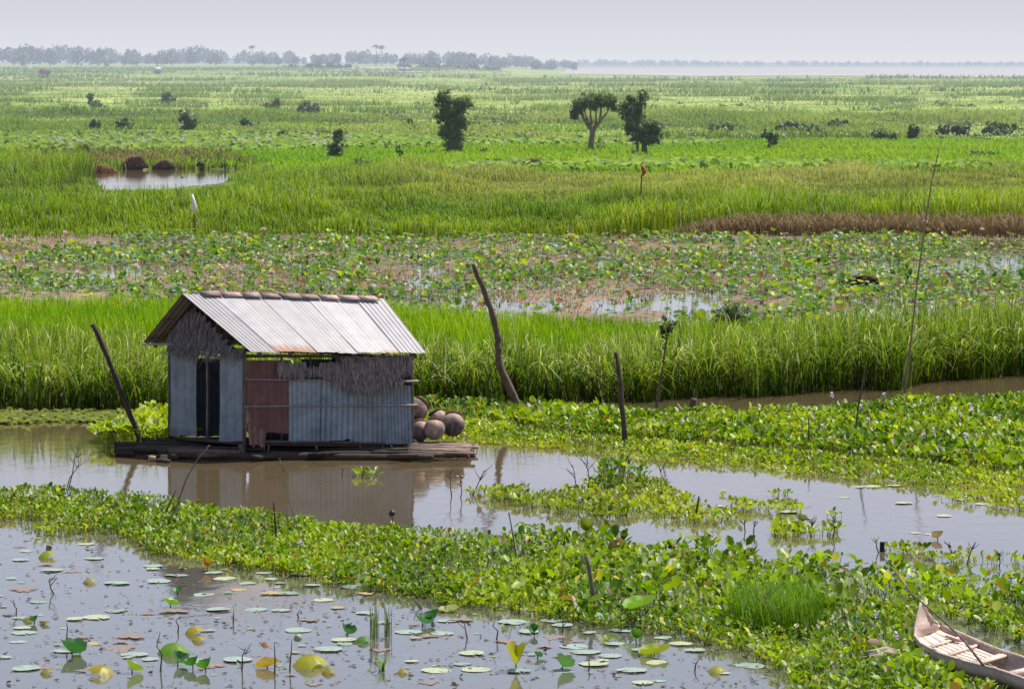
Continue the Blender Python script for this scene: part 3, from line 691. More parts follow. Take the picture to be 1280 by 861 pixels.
tree('forked_tree', (738, 193), [(724, 131, 10, 11), (736, 126, 12, 9), (750, 124, 12, 9), (763, 128, 9, 10), (718, 143, 6, 8), (768, 136, 5, 5), (743, 135, 8, 4)],
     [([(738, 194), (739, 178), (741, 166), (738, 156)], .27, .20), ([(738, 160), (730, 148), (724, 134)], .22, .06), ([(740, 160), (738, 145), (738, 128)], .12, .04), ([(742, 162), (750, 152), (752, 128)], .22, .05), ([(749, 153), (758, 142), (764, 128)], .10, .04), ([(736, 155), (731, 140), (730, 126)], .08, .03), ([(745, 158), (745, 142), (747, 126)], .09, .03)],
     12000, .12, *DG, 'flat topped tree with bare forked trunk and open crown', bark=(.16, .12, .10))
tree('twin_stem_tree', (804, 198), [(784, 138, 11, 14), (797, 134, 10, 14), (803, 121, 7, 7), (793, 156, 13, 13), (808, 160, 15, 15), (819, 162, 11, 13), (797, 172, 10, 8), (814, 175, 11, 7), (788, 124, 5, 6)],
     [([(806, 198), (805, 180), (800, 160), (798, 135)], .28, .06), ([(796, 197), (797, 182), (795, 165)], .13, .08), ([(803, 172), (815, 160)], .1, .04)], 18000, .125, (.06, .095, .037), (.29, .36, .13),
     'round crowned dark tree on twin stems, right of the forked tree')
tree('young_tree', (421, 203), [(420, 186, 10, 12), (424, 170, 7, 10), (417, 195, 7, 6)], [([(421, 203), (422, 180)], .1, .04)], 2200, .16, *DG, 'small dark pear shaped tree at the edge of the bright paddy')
small = [
    ('young_tree', (235, 172), [(232, 145, 9, 9), (240, 152, 9, 9), (233, 162, 8, 7), (228, 140, 4, 5)], 'ragged dark sapling above the white flowered strip at left', 1500, .28, DG),
    ('round_bush', (209, 133), [(209, 124, 8, 8)], 'small round dark bush standing alone in the left far meadow', 700, .5, DG),
    ('straggly_bush', (118, 138), [(112, 122, 5, 7), (118, 130, 8, 6), (124, 130, 5, 5)], 'straggly bush with two leaning tops at far left meadow', 700, .42, DG),
    ('straggly_bush', (341, 143), [(336, 134, 6, 6), (346, 132, 5, 8)], 'twin topped dark bush in the far meadow left of centre', 600, .45, DG),
    ('small_shrub', (353, 180), [(353, 170, 7, 9)], 'narrow dark shrub above the brown heap', 500, .22, DG),
    ('grey_green_bush', (388, 146), [(388, 137, 14, 9), (378, 141, 8, 5)], 'wide pale green bush right of the twin topped bush', 900, .4, ((.06, .10, .04), (.15, .2, .08))),
    ('round_bush', (117, 168), [(117, 160, 10, 8)], 'low dark round bush in scrub at far left', 700, .3, ((.03, .06, .02), (.08, .13, .04))),
    ('round_bush', (160, 168), [(156, 158, 11, 9), (167, 162, 6, 6)], 'broad green bush left of the ragged sapling', 900, .3, ((.04, .075, .02), (.11, .16, .05))),
    ('small_shrub', (175, 179), [(175, 171, 4, 7)], 'little upright dark shrub beside the white flowers', 350, .2, DG),
    ('green_bush', (312, 166), [(306, 154, 7, 8), (316, 160, 9, 6)], 'green bush left of the narrow dark shrub', 800, .3, ((.04, .08, .02), (.12, .17, .05))),
    ('round_bush', (513, 166), [(512, 157, 6, 8), (520, 162, 8, 4)], 'dark bush at the left of the tallest tree', 600, .28, DG),
    ('young_tree', (964, 189), [(959, 170, 6, 7), (968, 173, 7, 7), (963, 182, 5, 5)], 'small bright sapling on the paddy right of the trees', 900, .2, ((.05, .09, .02), (.15, .21, .06))),
    ('low_bush', (902, 172), [(893, 161, 8, 9), (908, 162, 10, 9), (900, 168, 12, 5)], 'dark bush nearest the trees in the right hedge line', 1000, .3, DG),
    ('low_bush', (990, 172), [(978, 162, 9, 7), (994, 162, 12, 9)], 'wide dark bush left of centre in the right hedge line', 1000, .3, ((.03, .055, .02), (.08, .12, .04))),
    ('low_bush', (1017, 175), [(1014, 165, 12, 9), (1027, 168, 6, 5)], 'dark rounded bush in the middle of the right hedge line', 1000, .3, ((.03, .055, .02), (.08, .12, .04))),
    ('grey_green_bush', (1048, 168), [(1048, 158, 13, 9)], 'greyish bush set back in the right hedge line', 800, .33, ((.06, .09, .045), (.13, .17, .085))),
    ('low_bush', (1108, 179), [(1103, 169, 13, 9), (1118, 172, 8, 6)], 'darkest broad bush of the right hedge line', 1100, .3, DG),
    ('upright_bush', (1142, 178), [(1142, 167, 7, 10)], 'upright pointed bush right of the darkest bush', 600, .3, ((.04, .07, .02), (.10, .15, .05))),
    ('low_bush', (1195, 172), [(1180, 164, 10, 7), (1198, 163, 13, 8)], 'long bush towards the right end of the hedge line', 1000, .32, ((.03, .06, .02), (.09, .13, .04))),
    ('low_bush', (1250, 171), [(1240, 162, 12, 8), (1258, 163, 12, 8)], 'bush at the extreme right end of the hedge line', 1000, .32, ((.03, .06, .02), (.09, .13, .04))),
    ('small_shrub', (334, 218), [(334, 211, 10, 6)], 'low dark shrub on the far shore of the pond', 500, .16, DG),
    ('small_shrub', (252, 213), [(252, 206, 6, 7)], 'small dark shrub at the middle of the pond shore', 400, .16, DG),
    ('small_shrub', (392, 220), [(380, 213, 14, 5), (402, 213, 12, 5), (415, 214, 9, 5)], 'long low green shrub under the small pear shaped tree', 900, .16, ((.04, .08, .02), (.12, .19, .04))),
    ('feathery_shrub', (452, 216), [(452, 207, 14, 9)], 'pale feathery shrub right of the small pear shaped tree', 900, .14, ((.08, .12, .04), (.19, .25, .09))),
    ('small_shrub', (757, 190), [(752, 185, 7, 4), (730, 187, 5, 3)], 'dark low shrub at the foot of the forked tree', 500, .16, DG),
    ('small_shrub', (792, 199), [(792, 193, 6, 6)], 'dark little shrub at the foot of the twin stem tree', 450, .16, DG),
    ('grass_tussock', (1228, 200), [(1222, 194, 15, 6), (1245, 195, 12, 5)], 'dark green tussock at the right edge before the pale bank', 800, .2, ((.05, .10, .02), (.12, .2, .04))),
    ('far_tree', (28, 77), [(28, 70, 4.5, 5)], 'tiny dark round tree left of the far thatched hut', 300, 1.4, DG),
    ('far_tree', (133, 81), [(131, 77, 6, 4), (139, 77, 4, 3)], 'tiny dark low tree right of the far thatched hut', 350, 1.4, DG),
    ('far_tree', (196, 76), [(194, 71, 5, 4), (200, 71, 4, 3.5)], 'tiny dark tree topped by a pale roof on the left skyline', 300, 1.4, DG),
]
for nm, b, lobes, lab, n, lf, cc in small:
    s_h = b[1] - min(l[1] for l in lobes)
    if b[1] < 90:
        base = (b[0], 92.0); 
        # on the rising ground far left: place by its own distance
        Y = 2600.; X = (b[0] - CX) * Y / F; z0 = float(ground_z(np.array([X]), np.array([Y]))[0])
        pyb = HY + F * (H - z0) / Y; dy = pyb - b[1]
        lobes = [(l[0], l[1], l[2], l[3]) for l in lobes] + [(b[0], (pyb + lobes[0][1]) / 2 + 1, 3.2, (pyb - lobes[0][1]) / 2)]
        tree(nm, (b[0], pyb), lobes, [([(b[0], pyb), (b[0], lobes[0][1])], .35, .15)], n, lf, *cc, lab, 'tree', z0=z0)
    else:
        tree(nm, b, lobes, [([b, (lobes[0][0], lobes[0][1])], .06 + .3 * lf, .03 + .05 * lf)], n, lf, *cc, lab, 'tree' if 'tree' in nm else 'bush')
# thin sapling
tree('thin_sapling', (500, 206), [(499, 187, 4, 4), (502, 193, 3, 4)], [([(500, 206), (500, 196), (499, 184)], .07, .03), ([(500, 198), (505, 189)], .04, .02)], 130, .15, (.05, .08, .03), (.12, .16, .06), 'thin nearly leafless sapling between the pear shaped tree and the tallest tree')
tree('thin_sapling', (605, 197), [(605, 188, 4, 6)], [([(605, 197), (605, 184)], .05, .02)], 160, .15, (.06, .1, .03), (.14, .2, .06), 'thin green sapling just right of the tallest tree')
# heaps of dead plants
def heap(px, py, rx, ry, ca, cb, label, nm='straw_heap', n=1400):
    X, Y, _ = G(px, py); s = Y / F; z0 = float(ground_z(np.array([X]), np.array([Y]))[0])
    a = RNG.random(n) * 6.28; r = RNG.random(n) ** .5
    x = np.cos(a) * r * rx * s; y = np.sin(a) * r * rx * s * .7
    z = (1 - r ** 1.6) * ry * s * (.6 + .6 * vnoise(x * 2 + px, y * 2, 3, 2))
    cc = cmix(ca, cb, RNG.random(n))
    o = build(nm, [blades(x, y, z * .8, .12 + ry * s * .35 * RNG.random(n), np.full(n, .05), .6 + RNG.random(n), .4 * RNG.random(n), cc, cc, 2),
                   stamp(TQ, TQF, rand_rot(n // 2, .3), np.stack([x, y, z * .7], 1)[:n // 2], cc[:n // 2] * .7)], M_DRY)
    o.location = (X, Y, z0); tag(o, label, 'plant heap'); return o
heap(665, 215, 20, 17, (.16, .11, .09), (.34, .27, .2), 'largest grey brown heap of dead stalks in the middle paddy')
heap(596, 219, 20, 12, (.16, .11, .09), (.33, .26, .18), 'low brown heap of stalks left of the largest heap')
heap(705, 214, 10, 9, (.15, .10, .07), (.3, .22, .16), 'small brown heap right of the largest heap', n=700)
heap(797, 214, 10, 12, (.25, .18, .12), (.4, .3, .22), 'pale tan clump of dead plants by the twin stem tree', n=700)
heap(124, 216, 24, 17, (.27, .13, .06), (.4, .24, .12), 'rusty orange clump of dead grass at the pond corner')
heap(168, 212, 16, 16, (.17, .11, .08), (.3, .21, .15), 'dark brown clump behind the left end of the pond')
heap(105, 200, 14, 18, (.16, .11, .07), (.28, .22, .13), 'brown weedy clump farthest left above the pond')
heap(205, 212, 12, 10, (.15, .11, .08), (.3, .22, .15), 'brown clump at the middle of the pond far shore', n=800)
heap(333, 189, 17, 11, (.2, .13, .1), (.33, .24, .17), 'reddish brown low heap in the white flowered strip')
heap(1080, 280, 40, 8, (.2, .12, .08), (.36, .26, .18), 'pale matted reeds at the right far edge of lotus field')
heap(1078, 358, 22, 10, (.13, .075, .05), (.22, .14, .10), 'dark brown tangle of dead lotus in the right half of the lotus field')
heap(1020, 330, 14, 5, (.13, .075, .05), (.2, .13, .10), 'low dark mud tangle near the middle right of the lotus field', n=600)
# sandy strip
sb = make_mesh('sand_bank', np.array([G(x, y, .22) for x, y in [(1092, 201), (1120, 199.5), (1195, 200), (1198, 202.5), (1150, 205), (1105, 204)]]), [np.array([range(6)])], attr_mat('pale_sand', .95, .5, .2, .2, haze=True)); 
a = sb.data.attributes.new('Col', 'FLOAT_COLOR', 'POINT'); a.data.foreach_set('color', np.tile([.42, .36, .28, 1], 6).astype(np.float32)); sb['kind'] = 'structure'

# tree line on the horizon
xs = np.array([-200, 10, 60, 120, 190, 225, 320, 400, 470, 560, 640, 700, 800, 1000, 1262, 1500]); tops = np.array([57, 56, 54, 56, 62, 55, 60, 64, 62, 62, 67, 71, 73.5, 75, 76, 76])
parts = []
for i in range(520):
    px = -200 + 1700 * RNG.random(); Y = (2700 if px < 720 else 6600) + RNG.random() * 1500
    X = (px - CX) * Y / F; z0 = float(left_rise(np.array([X]), np.array([Y]))[0]); s = Y / F
    top = H + (HY - np.interp(px, xs, tops)) * s
    hgt = max(3.5, (top - z0) * (.45 + .6 * RNG.random())); r = hgt * (.35 + .5 * RNG.random())
    parts.append(cloud_((X, Y, z0 + hgt * .5), (r, r, hgt * .5), 130, hgt * .16, (.03, .05, .03), (.10, .13, .07), .3, .15))
far_wood = [build('far_woodland', parts, M_TREE)]
tag(far_wood[0], 'blue hazy woodland along the whole horizon', 'woodland', kind='stuff')
parts = []
for px0, px1, pyb, hh, num in [(355, 455, 88.5, 5, 34), (500, 632, 91, 6.5, 60), (375, 420, 86, 8, 12), (575, 660, 113, 3, 16)]:
    for i in range(num):
        px = px0 + (px1 - px0) * RNG.random(); Y = 1500. if pyb < 100 else 900.; X = (px - CX) * Y / F
        z0 = float(ground_z(np.array([X]), np.array([Y]))[0]); Yp = F * (H - z0) / (pyb - HY) if pyb < 100 else 940
        Yp = np.clip(Yp, 800, 2300); X = (px - CX) * Yp / F; z0 = float(ground_z(np.array([X]), np.array([Yp]))[0])
        hgt = hh * Yp / F * (.5 + .8 * RNG.random()); parts.append(cloud((X, Yp, z0 + hgt * .4), (hgt * .8, hgt * .8, hgt * .55), 110, hgt * .3, (.02, .035, .02), (.05, .08, .04), .3))
tag(build('far_scrub', parts, M_TREE), 'dark scrub clumps before the hazy woodland in the far centre', 'woodland', kind='stuff')
parts = []
for i in range(330):
    Y = 322 + 300 * RNG.random() ** 1.5; px = -120 + 1520 * RNG.random()
    if vnoise(np.array([px / 70]), np.array([Y / 16]), 55)[0] < (.42 if px < 660 or px > 860 else .62): continue
    X = (px - CX) * Y / F; z0 = float(ground_z(np.array([X]), np.array([Y]))[0]); hgt = .5 + 1.2 * RNG.random() ** 1.5; r = hgt * (1 + 1.5 * RNG.random())
    g_ = RNG.random(); parts.append(cloud((X, Y, z0 + hgt * .35), (r, r, hgt * .6), 170, .2, cmix((.05, .09, .03), (.09, .15, .04), [g_])[0], cmix((.14, .20, .06), (.26, .35, .09), [g_])[0], .3))
tag(build('scrub', parts, M_TREE), 'low green scrub scattered through the meadows behind the three trees', 'scrub', kind='stuff')
# palms on the skyline
def palm(px, top, Y, lab):
    X = (px - CX) * Y / F; z0 = float(left_rise(np.array([X]), np.array([Y]))[0]); zt = H + (HY - top) * Y / F
    t = empty('palm_tree', (X, Y, z0)); tag(t, lab, 'palm tree')
    mb = MB(); mb.tube([(0, 0, 0), (.4, 0, (zt - z0) * .5), (0, 0, zt - z0)], [.3, .25, .22], 6, (.09, .07, .06)); mb.build('trunk', M_WOODH, t)
    n = 46; az = RNG.random(n) * 6.28; p0 = np.tile([0, 0, zt - z0], (n, 1)).astype(float); d = np.stack([np.cos(az), np.sin(az), np.zeros(n)], 1)
    L = 3.2 * (.7 + .4 * RNG.random(n)); e = RNG.normal(.2, .6, n)
    p1 = p0 + d * (L * .5)[:, None] + np.array([0, 0, 1]) * (1 + e)[:, None]; p2 = p0 + d * L[:, None] + np.array([0, 0, 1]) * (e * 1.2 - .6)[:, None]
    cc = np.tile([.04, .06, .03], (n, 1)); build('crown', [ribbons(p0, p1, p2, np.full(n, .9), np.stack([-d[:, 1], d[:, 0], np.zeros(n)], 1), 3, .3, cc, cc)], M_TREE, t)
palm(470, 59, 2600, 'left of two tall palms rising above the horizon woodland'); palm(477, 60, 2650, 'right of two tall palms rising above the horizon woodland')
palm(315, 59, 2650, 'tall palm on the skyline above the left meadow'); palm(505, 75, 1900, 'short dark palm before the far scrub in the centre')

# far thatched hut and sheds
def far_hut(px, Y, wpx, hpx, label, wallc, roofc):
    X = (px - CX) * Y / F; z0 = float(ground_z(np.array([X]), np.array([Y]))[0]); s = Y / F; W = wpx * s; Hh = hpx * s
    t = empty('far_hut', (X, Y, z0)); tag(t, label, 'hut')
    mb = MB(); mb.box((0, 0, Hh * .28), (W * .8, W * .6, Hh * .56), col=wallc); mb.build('wall', M_WOODH, t)
    a, b = W * .5, W * .4
    V = np.array([(-a, -b, Hh * .5), (a, -b, Hh * .5), (a, b, Hh * .5), (-a, b, Hh * .5), (-a * .7, 0, Hh), (a * .75, 0, Hh * .95)])
    mb = MB(); mb.add(V, [np.array([(0, 1, 5, 4), (2, 3, 4, 5), (0, 3, 2, 1)]), np.array([(0, 4, 3), (1, 2, 5)])], roofc); mb.build('roof', M_WOODH, t)
    mb = MB(); mb.box((W * .1, -W * .3 - .03, Hh * .2), (W * .16, .06, Hh * .4), col=(.03, .025, .02)); mb.build('door', M_WOODH, t)
far_hut(56, 1500, 15, 14, 'small thatched hut far away in the left meadow', (.12, .07, .06), (.2, .13, .11))
far_hut(197, 1780, 9, 9, 'tiny pale roofed hut on the left skyline beside a dark tree', (.2, .18, .18), (.6, .58, .6))
far_hut(505, 2000, 16, 5, 'long low shed with a pale roof in the far centre', (.15, .14, .14), (.5, .5, .55))

# egrets
def egret(px, py, scale, label):
    X, Y, _ = G(px, py); z0 = float(ground_z(np.array([X]), np.array([Y]))[0]) + .6
    mb = MB(); s = scale
    mb.tube([(-.35 * s, 0, .35 * s), (-.1 * s, 0, .48 * s), (.15 * s, 0, .55 * s), (.25 * s, 0, .62 * s)], [.03 * s, .15 * s, .13 * s, .05 * s], 8)
    mb.tube([(.2 * s, 0, .6 * s), (.3 * s, 0, .8 * s), (.24 * s, 0, .95 * s), (.34 * s, 0, 1.0 * s), (.5 * s, 0, .98 * s)], [.06 * s, .04 * s, .035 * s, .05 * s, .01 * s], 6)
    for q in (-.05, .05): mb.tube([(0, q * s, .4 * s), (0, q * s, -.3 * s)], .015 * s, 4, (.1, .1, .1))
    o = mb.build('egret', M_PETAL, None, True); o.location = (X, Y, z0); tag(o, label, 'bird')
egret(162, 106, 1.5, 'white egret in the left far meadow, the more solid of two'); egret(199, 105, 1.3, 'white egret right of the other in the left far meadow')
egret(598, 116, 1.2, 'white egret in the far meadow above the tallest tree'); egret(651, 116, 1.0, 'small white egret in the far meadow right of centre')
# clods in pond
for px, lab in ((204, 'left dark clod poking out of the pond'), (228, 'right dark clod poking out of the pond')):
    heap(px, 222, 6, 6, (.04, .03, .025), (.09, .06, .05), lab, 'mud_clod', 250)

# ------------------------------------------------------------------ flowers
def flower_mesh(name, n, r, ca, cb):
    a = np.arange(n) * 2.4; t = (np.arange(n) + .5) / n
    M = rotz_tilt(a, 1.35 - t * .9, r)
    V, f, c = stamp(np.array([(0, 0, 0), (.5, .3, -.05), (1, 0, .05), (.5, -.3, -.05)]), np.array([(0, 1, 2, 3)]), M, np.zeros((n, 3)), cmix(ca, cb, RNG.random(n)))
    return build(name, [(V, f, c)], M_PETAL)
def place_copies(proto, spots, label, cat, group, first=True):
    for i, (x, y, z, s) in enumerate(spots):
        o = proto if i == 0 else copy_tree(proto)
        o.location = (x, y, z); o.rotation_euler = (0, 0, RNG.random() * 6.28); o.scale = (s, s, s); tag(o, label, cat, group)
def with_stem(nm, petals, h, c):
    t = empty(nm, (0, 0, 0)); petals.parent = t; petals.location = (0, 0, h); petals.name = 'petals'
    mb = MB(); mb.tube([(0, 0, -.02), (.01, .01, h * .5), (0, 0, h)], .008, 5, c); mb.build('stem', M_LOTUS, t)
    return t
sp = []
for px, py in [(82, 304), (75, 362), (98, 360), (170, 352), (268, 300), (307, 309), (330, 300), (340, 358), (509, 336), (607, 327), (624, 330), (612, 304), (780, 297), (770, 318), (705, 322), (712, 303), (865, 378), (948, 336), (1135, 291), (1157, 291), (1228, 297), (1240, 318), (813, 357), (870, 309), (940, 322), (405, 330), (450, 310), (560, 345), (1010, 312), (690, 345), (830, 322), (1090, 322), (250, 330), (150, 330), (1190, 352)]:
    x, y, _ = G(px, py + 4); sp.append((x, y, 0, .8 + .5 * RNG.random()))
place_copies(with_stem('lotus_flower', flower_mesh('petals', 16, .15, (.72, .5, .5), (.8, .68, .66)), .42, (.1, .16, .05)), sp, 'pale pink lotus flower standing in the brown lotus field', 'flower', 'pink lotus flowers of the lotus field')
sp = []
while len(sp) < 130:
    px = 10 + 430 * RNG.random() ** .8; py = np.interp(px, [0, 150, 300, 440], [192, 188, 185, 187]) + RNG.normal(0, 4)
    if vnoise(np.array([px / 22]), np.array([py / 5]), 4)[0] < .4: continue
    x, y, _ = G(px, py); sp.append((x, y, .8, .75 + .6 * RNG.random()))
for px, py in [(640 + 620 * RNG.random(), 178 + RNG.normal(0, 3)) for _ in range(22)] + [(460 + 400 * RNG.random(), 190 + RNG.normal(0, 1.5)) for _ in range(22)]:
    x, y, _ = G(px, py); sp.append((x, y, .7, .7 + .5 * RNG.random()))
place_copies(flower_mesh('marsh_flower', 14, .21, (.62, .58, .5), (.74, .70, .62)), sp, 'small whitish lotus bloom far off in the marsh beyond the pond', 'flower', 'whitish lotus blooms beyond the pond')
def hy_flower():
    parts = []; n = 22
    z = RNG.random(n) * .09; M = rotz_tilt(RNG.random(n) * 6.3, RNG.random(n) * .8, .04)
    pos = np.stack([np.zeros(n), np.zeros(n), z], 1)
    return build('petals', [stamp(np.array([(0, 0, 0), (.6, .45, .1), (1.1, 0, .1), (.6, -.45, .1)]), np.array([(0, 1, 2, 3)]), M, pos, cmix((.55, .45, .68), (.72, .64, .78), RNG.random(n)))], M_PETAL)
sp = []
for px, py in [(1105, 500), (1172, 505), (1215, 520), (1214, 514), (1200, 525), (1085, 532), (1028, 540), (1154, 552), (1167, 545), (1207, 552), (1249, 528), (1076, 515), (1040, 500), (724, 626), (375, 681), (940, 702), (880, 717), (1121, 797), (838, 745), (1095, 770)]:
    x, y, _ = G(px, py, .27); sp.append((x, y, 0, 1.0 if py > 600 else 1.25))
place_copies(with_stem('hyacinth_flower', hy_flower(), .24, (.12, .25, .04)), sp, 'pale lilac water hyacinth flower among green leaves', 'flower', 'lilac hyacinth flowers')

# ------------------------------------------------------------------ pads and leaves on the near pool
def pad_mesh(name, col, ragged, holes=0, rim=None):
    seg = 26; V = [(0, 0, 0)]; C = [np.array(col) * 1.1]
    ph = RNG.random(4) * 6.28
    for ring in (.55, 1.0):
        for s in range(seg + 1):
            a = .12 + s / seg * (2 * math.pi - .24)
            r = ring * (1 + ragged * (.5 * math.sin(3 * a + ph[0]) + .35 * math.sin(7 * a + ph[1]) + .3 * math.sin(13 * a + ph[2])) * ring)
            V.append((r * math.cos(a), r * math.sin(a), (.012 if ring == 1 else .003) + .012 * ring * math.sin(4 * a + ph[3])))
            C.append(np.array(rim if (rim is not None and ring == 1) else col) * (.9 + .2 * RNG.random()))
    t = [(0, 1 + s, 2 + s) for s in range(seg)]
    q = [(1 + s, seg + 2 + s, seg + 3 + s, 2 + s) for s in range(seg)]
    return make_mesh(name, V, [np.array(t), np.array(q)], M_PAD, np.array(C), smooth_=True)
PROT = [pad_mesh('lotus_pad', (.26, .34, .29), .09), pad_mesh('lotus_pad', (.21, .29, .24), .16), pad_mesh('lotus_pad', (.36, .40, .26), .08),
        pad_mesh('lotus_pad', (.24, .17, .14), .5), pad_mesh('lotus_pad', (.36, .30, .15), .3, rim=(.3, .2, .1))]
PLAB = ['flat mint green lotus pad lying on the near pool', 'flat mint green lotus pad lying on the near pool', 'flat yellowish green lotus pad lying on the near pool', 'rotting brown lotus pad lying on the near pool', 'faded tan lotus pad lying on the near pool']
PGRP = ['mint green pads on the near pool', 'mint green pads on the near pool', 'yellowish pads on the near pool', 'brown pads on the near pool', 'tan pads on the near pool']
used = [False] * 5; placed = []
def put_pad(i, px, py, r, lab=None, grp=None, z=.012):
    o = PROT[i] if not used[i] else copy_tree(PROT[i]); used[i] = True
    x, y, _ = G(px, py); o.location = (x, y, z - .008 + .003 * (len(placed) % 5)); r *= .66; o.scale = (r * (.85 + .3 * RNG.random()), r, r * .8); o.rotation_euler = (RNG.normal(0, .02), RNG.normal(0, .02), RNG.random() * 6.28)
    tag(o, lab or PLAB[i], 'lotus pad', grp or PGRP[i]); placed.append((x, y, r))
known = [(280, 723, .3, 2), (222, 719, .3, 1), (268, 716, .22, 0), (148, 729, .32, 0), (200, 727, .28, 0), (330, 716, .2, 0), (305, 729, .2, 0), (338, 724, .18, 0), (365, 742, .24, 1), (275, 762, .3, 0), (320, 762, .26, 0), (30, 791, .28, 0), (28, 785, .2, 2), (120, 772, .3, 2), (95, 774, .22, 2), (25, 802, .2, 0), (385, 775, .22, 3), (372, 788, .3, 0), (218, 764, .3, 3), (163, 796, .28, 3), (150, 811, .3, 3), (170, 818, .3, 0), (215, 812, .32, 0), (190, 708, .26, 0), (60, 713, .25, 0), (105, 680, .22, 2), (115, 698, .24, 0), (30, 737, .28, 3), (25, 700, .2, 0), (300, 825, .3, 0), (240, 826, .3, 0), (265, 832, .25, 3),
         (375, 718, .24, 0), (420, 725, .22, 1), (390, 732, .2, 0), (440, 733, .24, 0), (405, 750, .26, 2), (350, 763, .22, 0), (430, 800, .28, 2), (410, 812, .3, 0), (475, 812, .2, 3), (515, 790, .3, 0), (555, 792, .24, 0), (575, 775, .22, 3), (590, 817, .26, 2), (545, 838, .3, 2), (595, 837, .28, 2), (630, 802, .2, 3), (640, 778, .3, 0), (660, 790, .22, 0), (720, 808, .3, 0), (730, 815, .3, 0), (690, 776, .26, 0), (745, 830, .32, 2), (700, 782, .24, 0), (690, 797, .2, 3), (825, 797, .2, 0), (780, 788, .3, 0), (850, 805, .24, 2), (865, 813, .22, 0), (940, 832, .34, 1), (820, 828, .22, 2), (765, 820, .24, 0), (790, 838, .3, 0), (30, 836, .3, 0), (50, 834, .28, 3), (560, 776, .24, 0), (800, 812, .2, 1), (770, 805, .22, 0), (650, 839, .25, 1), (700, 838, .25, 0), (480, 778, .2, 0), (455, 742, .2, 4), (420, 760, .16, 4), (340, 742, .26, 4), (295, 737, .2, 4)]
for px, py, r, i in known: put_pad(i, px + RNG.normal(0, 2), py, r * .9)
tries = 0
while len(placed) < 165 and tries < 4000:
    tries += 1; px = -40 + 960 * RNG.random(); py = 668 + 190 * RNG.random() ** .8; x, y, _ = G(px, py)
    if inpoly(np.array([px]), np.array([py - 4]), STRIP)[0] or py < np.interp(px, [0, 170, 300, 640, 930], [662, 690, 712, 768, 822]): continue
    r = .05 + .16 * RNG.random() ** 1.5
    if any((x - a) ** 2 + (y - b) ** 2 < (.8 * (r + c_)) ** 2 for a, b, c_ in placed): continue
    put_pad(int(RNG.choice(5, p=[.32, .2, .1, .25, .13])), px, py, r)
for px, py, r in [(1055, 622, .2), (1090, 608, .3), (1118, 607, .25), (1130, 629, .3), (985, 640, .32), (1145, 666, .2), (1150, 690, .15), (905, 613, .1), (1180, 645, .25), (1200, 625, .2), (575, 595, .15), (1160, 668, .12), (1005, 648, .2), (900, 633, .2), (1075, 609, .2), (1230, 630, .3), (1240, 632, .2)]:
    put_pad(2, px, py, r * .75, 'small flat pad floating in the channel beyond the plant strip', 'pads floating in the channel')

def raised_leaf(px, py, r, cup, fold, col, tilt, az, z, label, col2=None):
    r *= .84; z = z * .84 if (cup < 0 or z > .2) else z * .55
    if cup > 0 and tilt > .45 and z < .2: tilt *= .75
    x, y, _ = G(px, py, z)
    t = empty('lotus_leaf', (x, y, 0)); tag(t, label, 'lotus leaf')
    tv, tf = lotus_template(cup, fold, 4, 26)
    M = rotz_tilt(np.array([az]), np.array([tilt]), np.array([r]))
    V, f, c = stamp(tv, tf, M, np.array([[0, 0, z]]), np.array([col]))
    rr = np.linalg.norm(tv, axis=1); c = c * (1 - .25 * (rr[:, None] < .3)) * (.92 + .16 * RNG.random((len(c), 1)))
    if col2 is not None: k = vnoise(tv[:, 0] * 2 + 3, tv[:, 1] * 2, 3) > .55; c[k] = col2
    build('blade', [(V, f, c)], M_LOTUS, t, True)
    mb = MB(); mb.tube([(.02, 0, -.1), (0, 0, z * .5), (0, 0, z)], .008, 5, (.1, .13, .05)); mb.build('stem', M_LOTUS, t)
YG = (.30, .38, .02); DGR = (.05, .17, .05); OR = (.50, .28, .03)
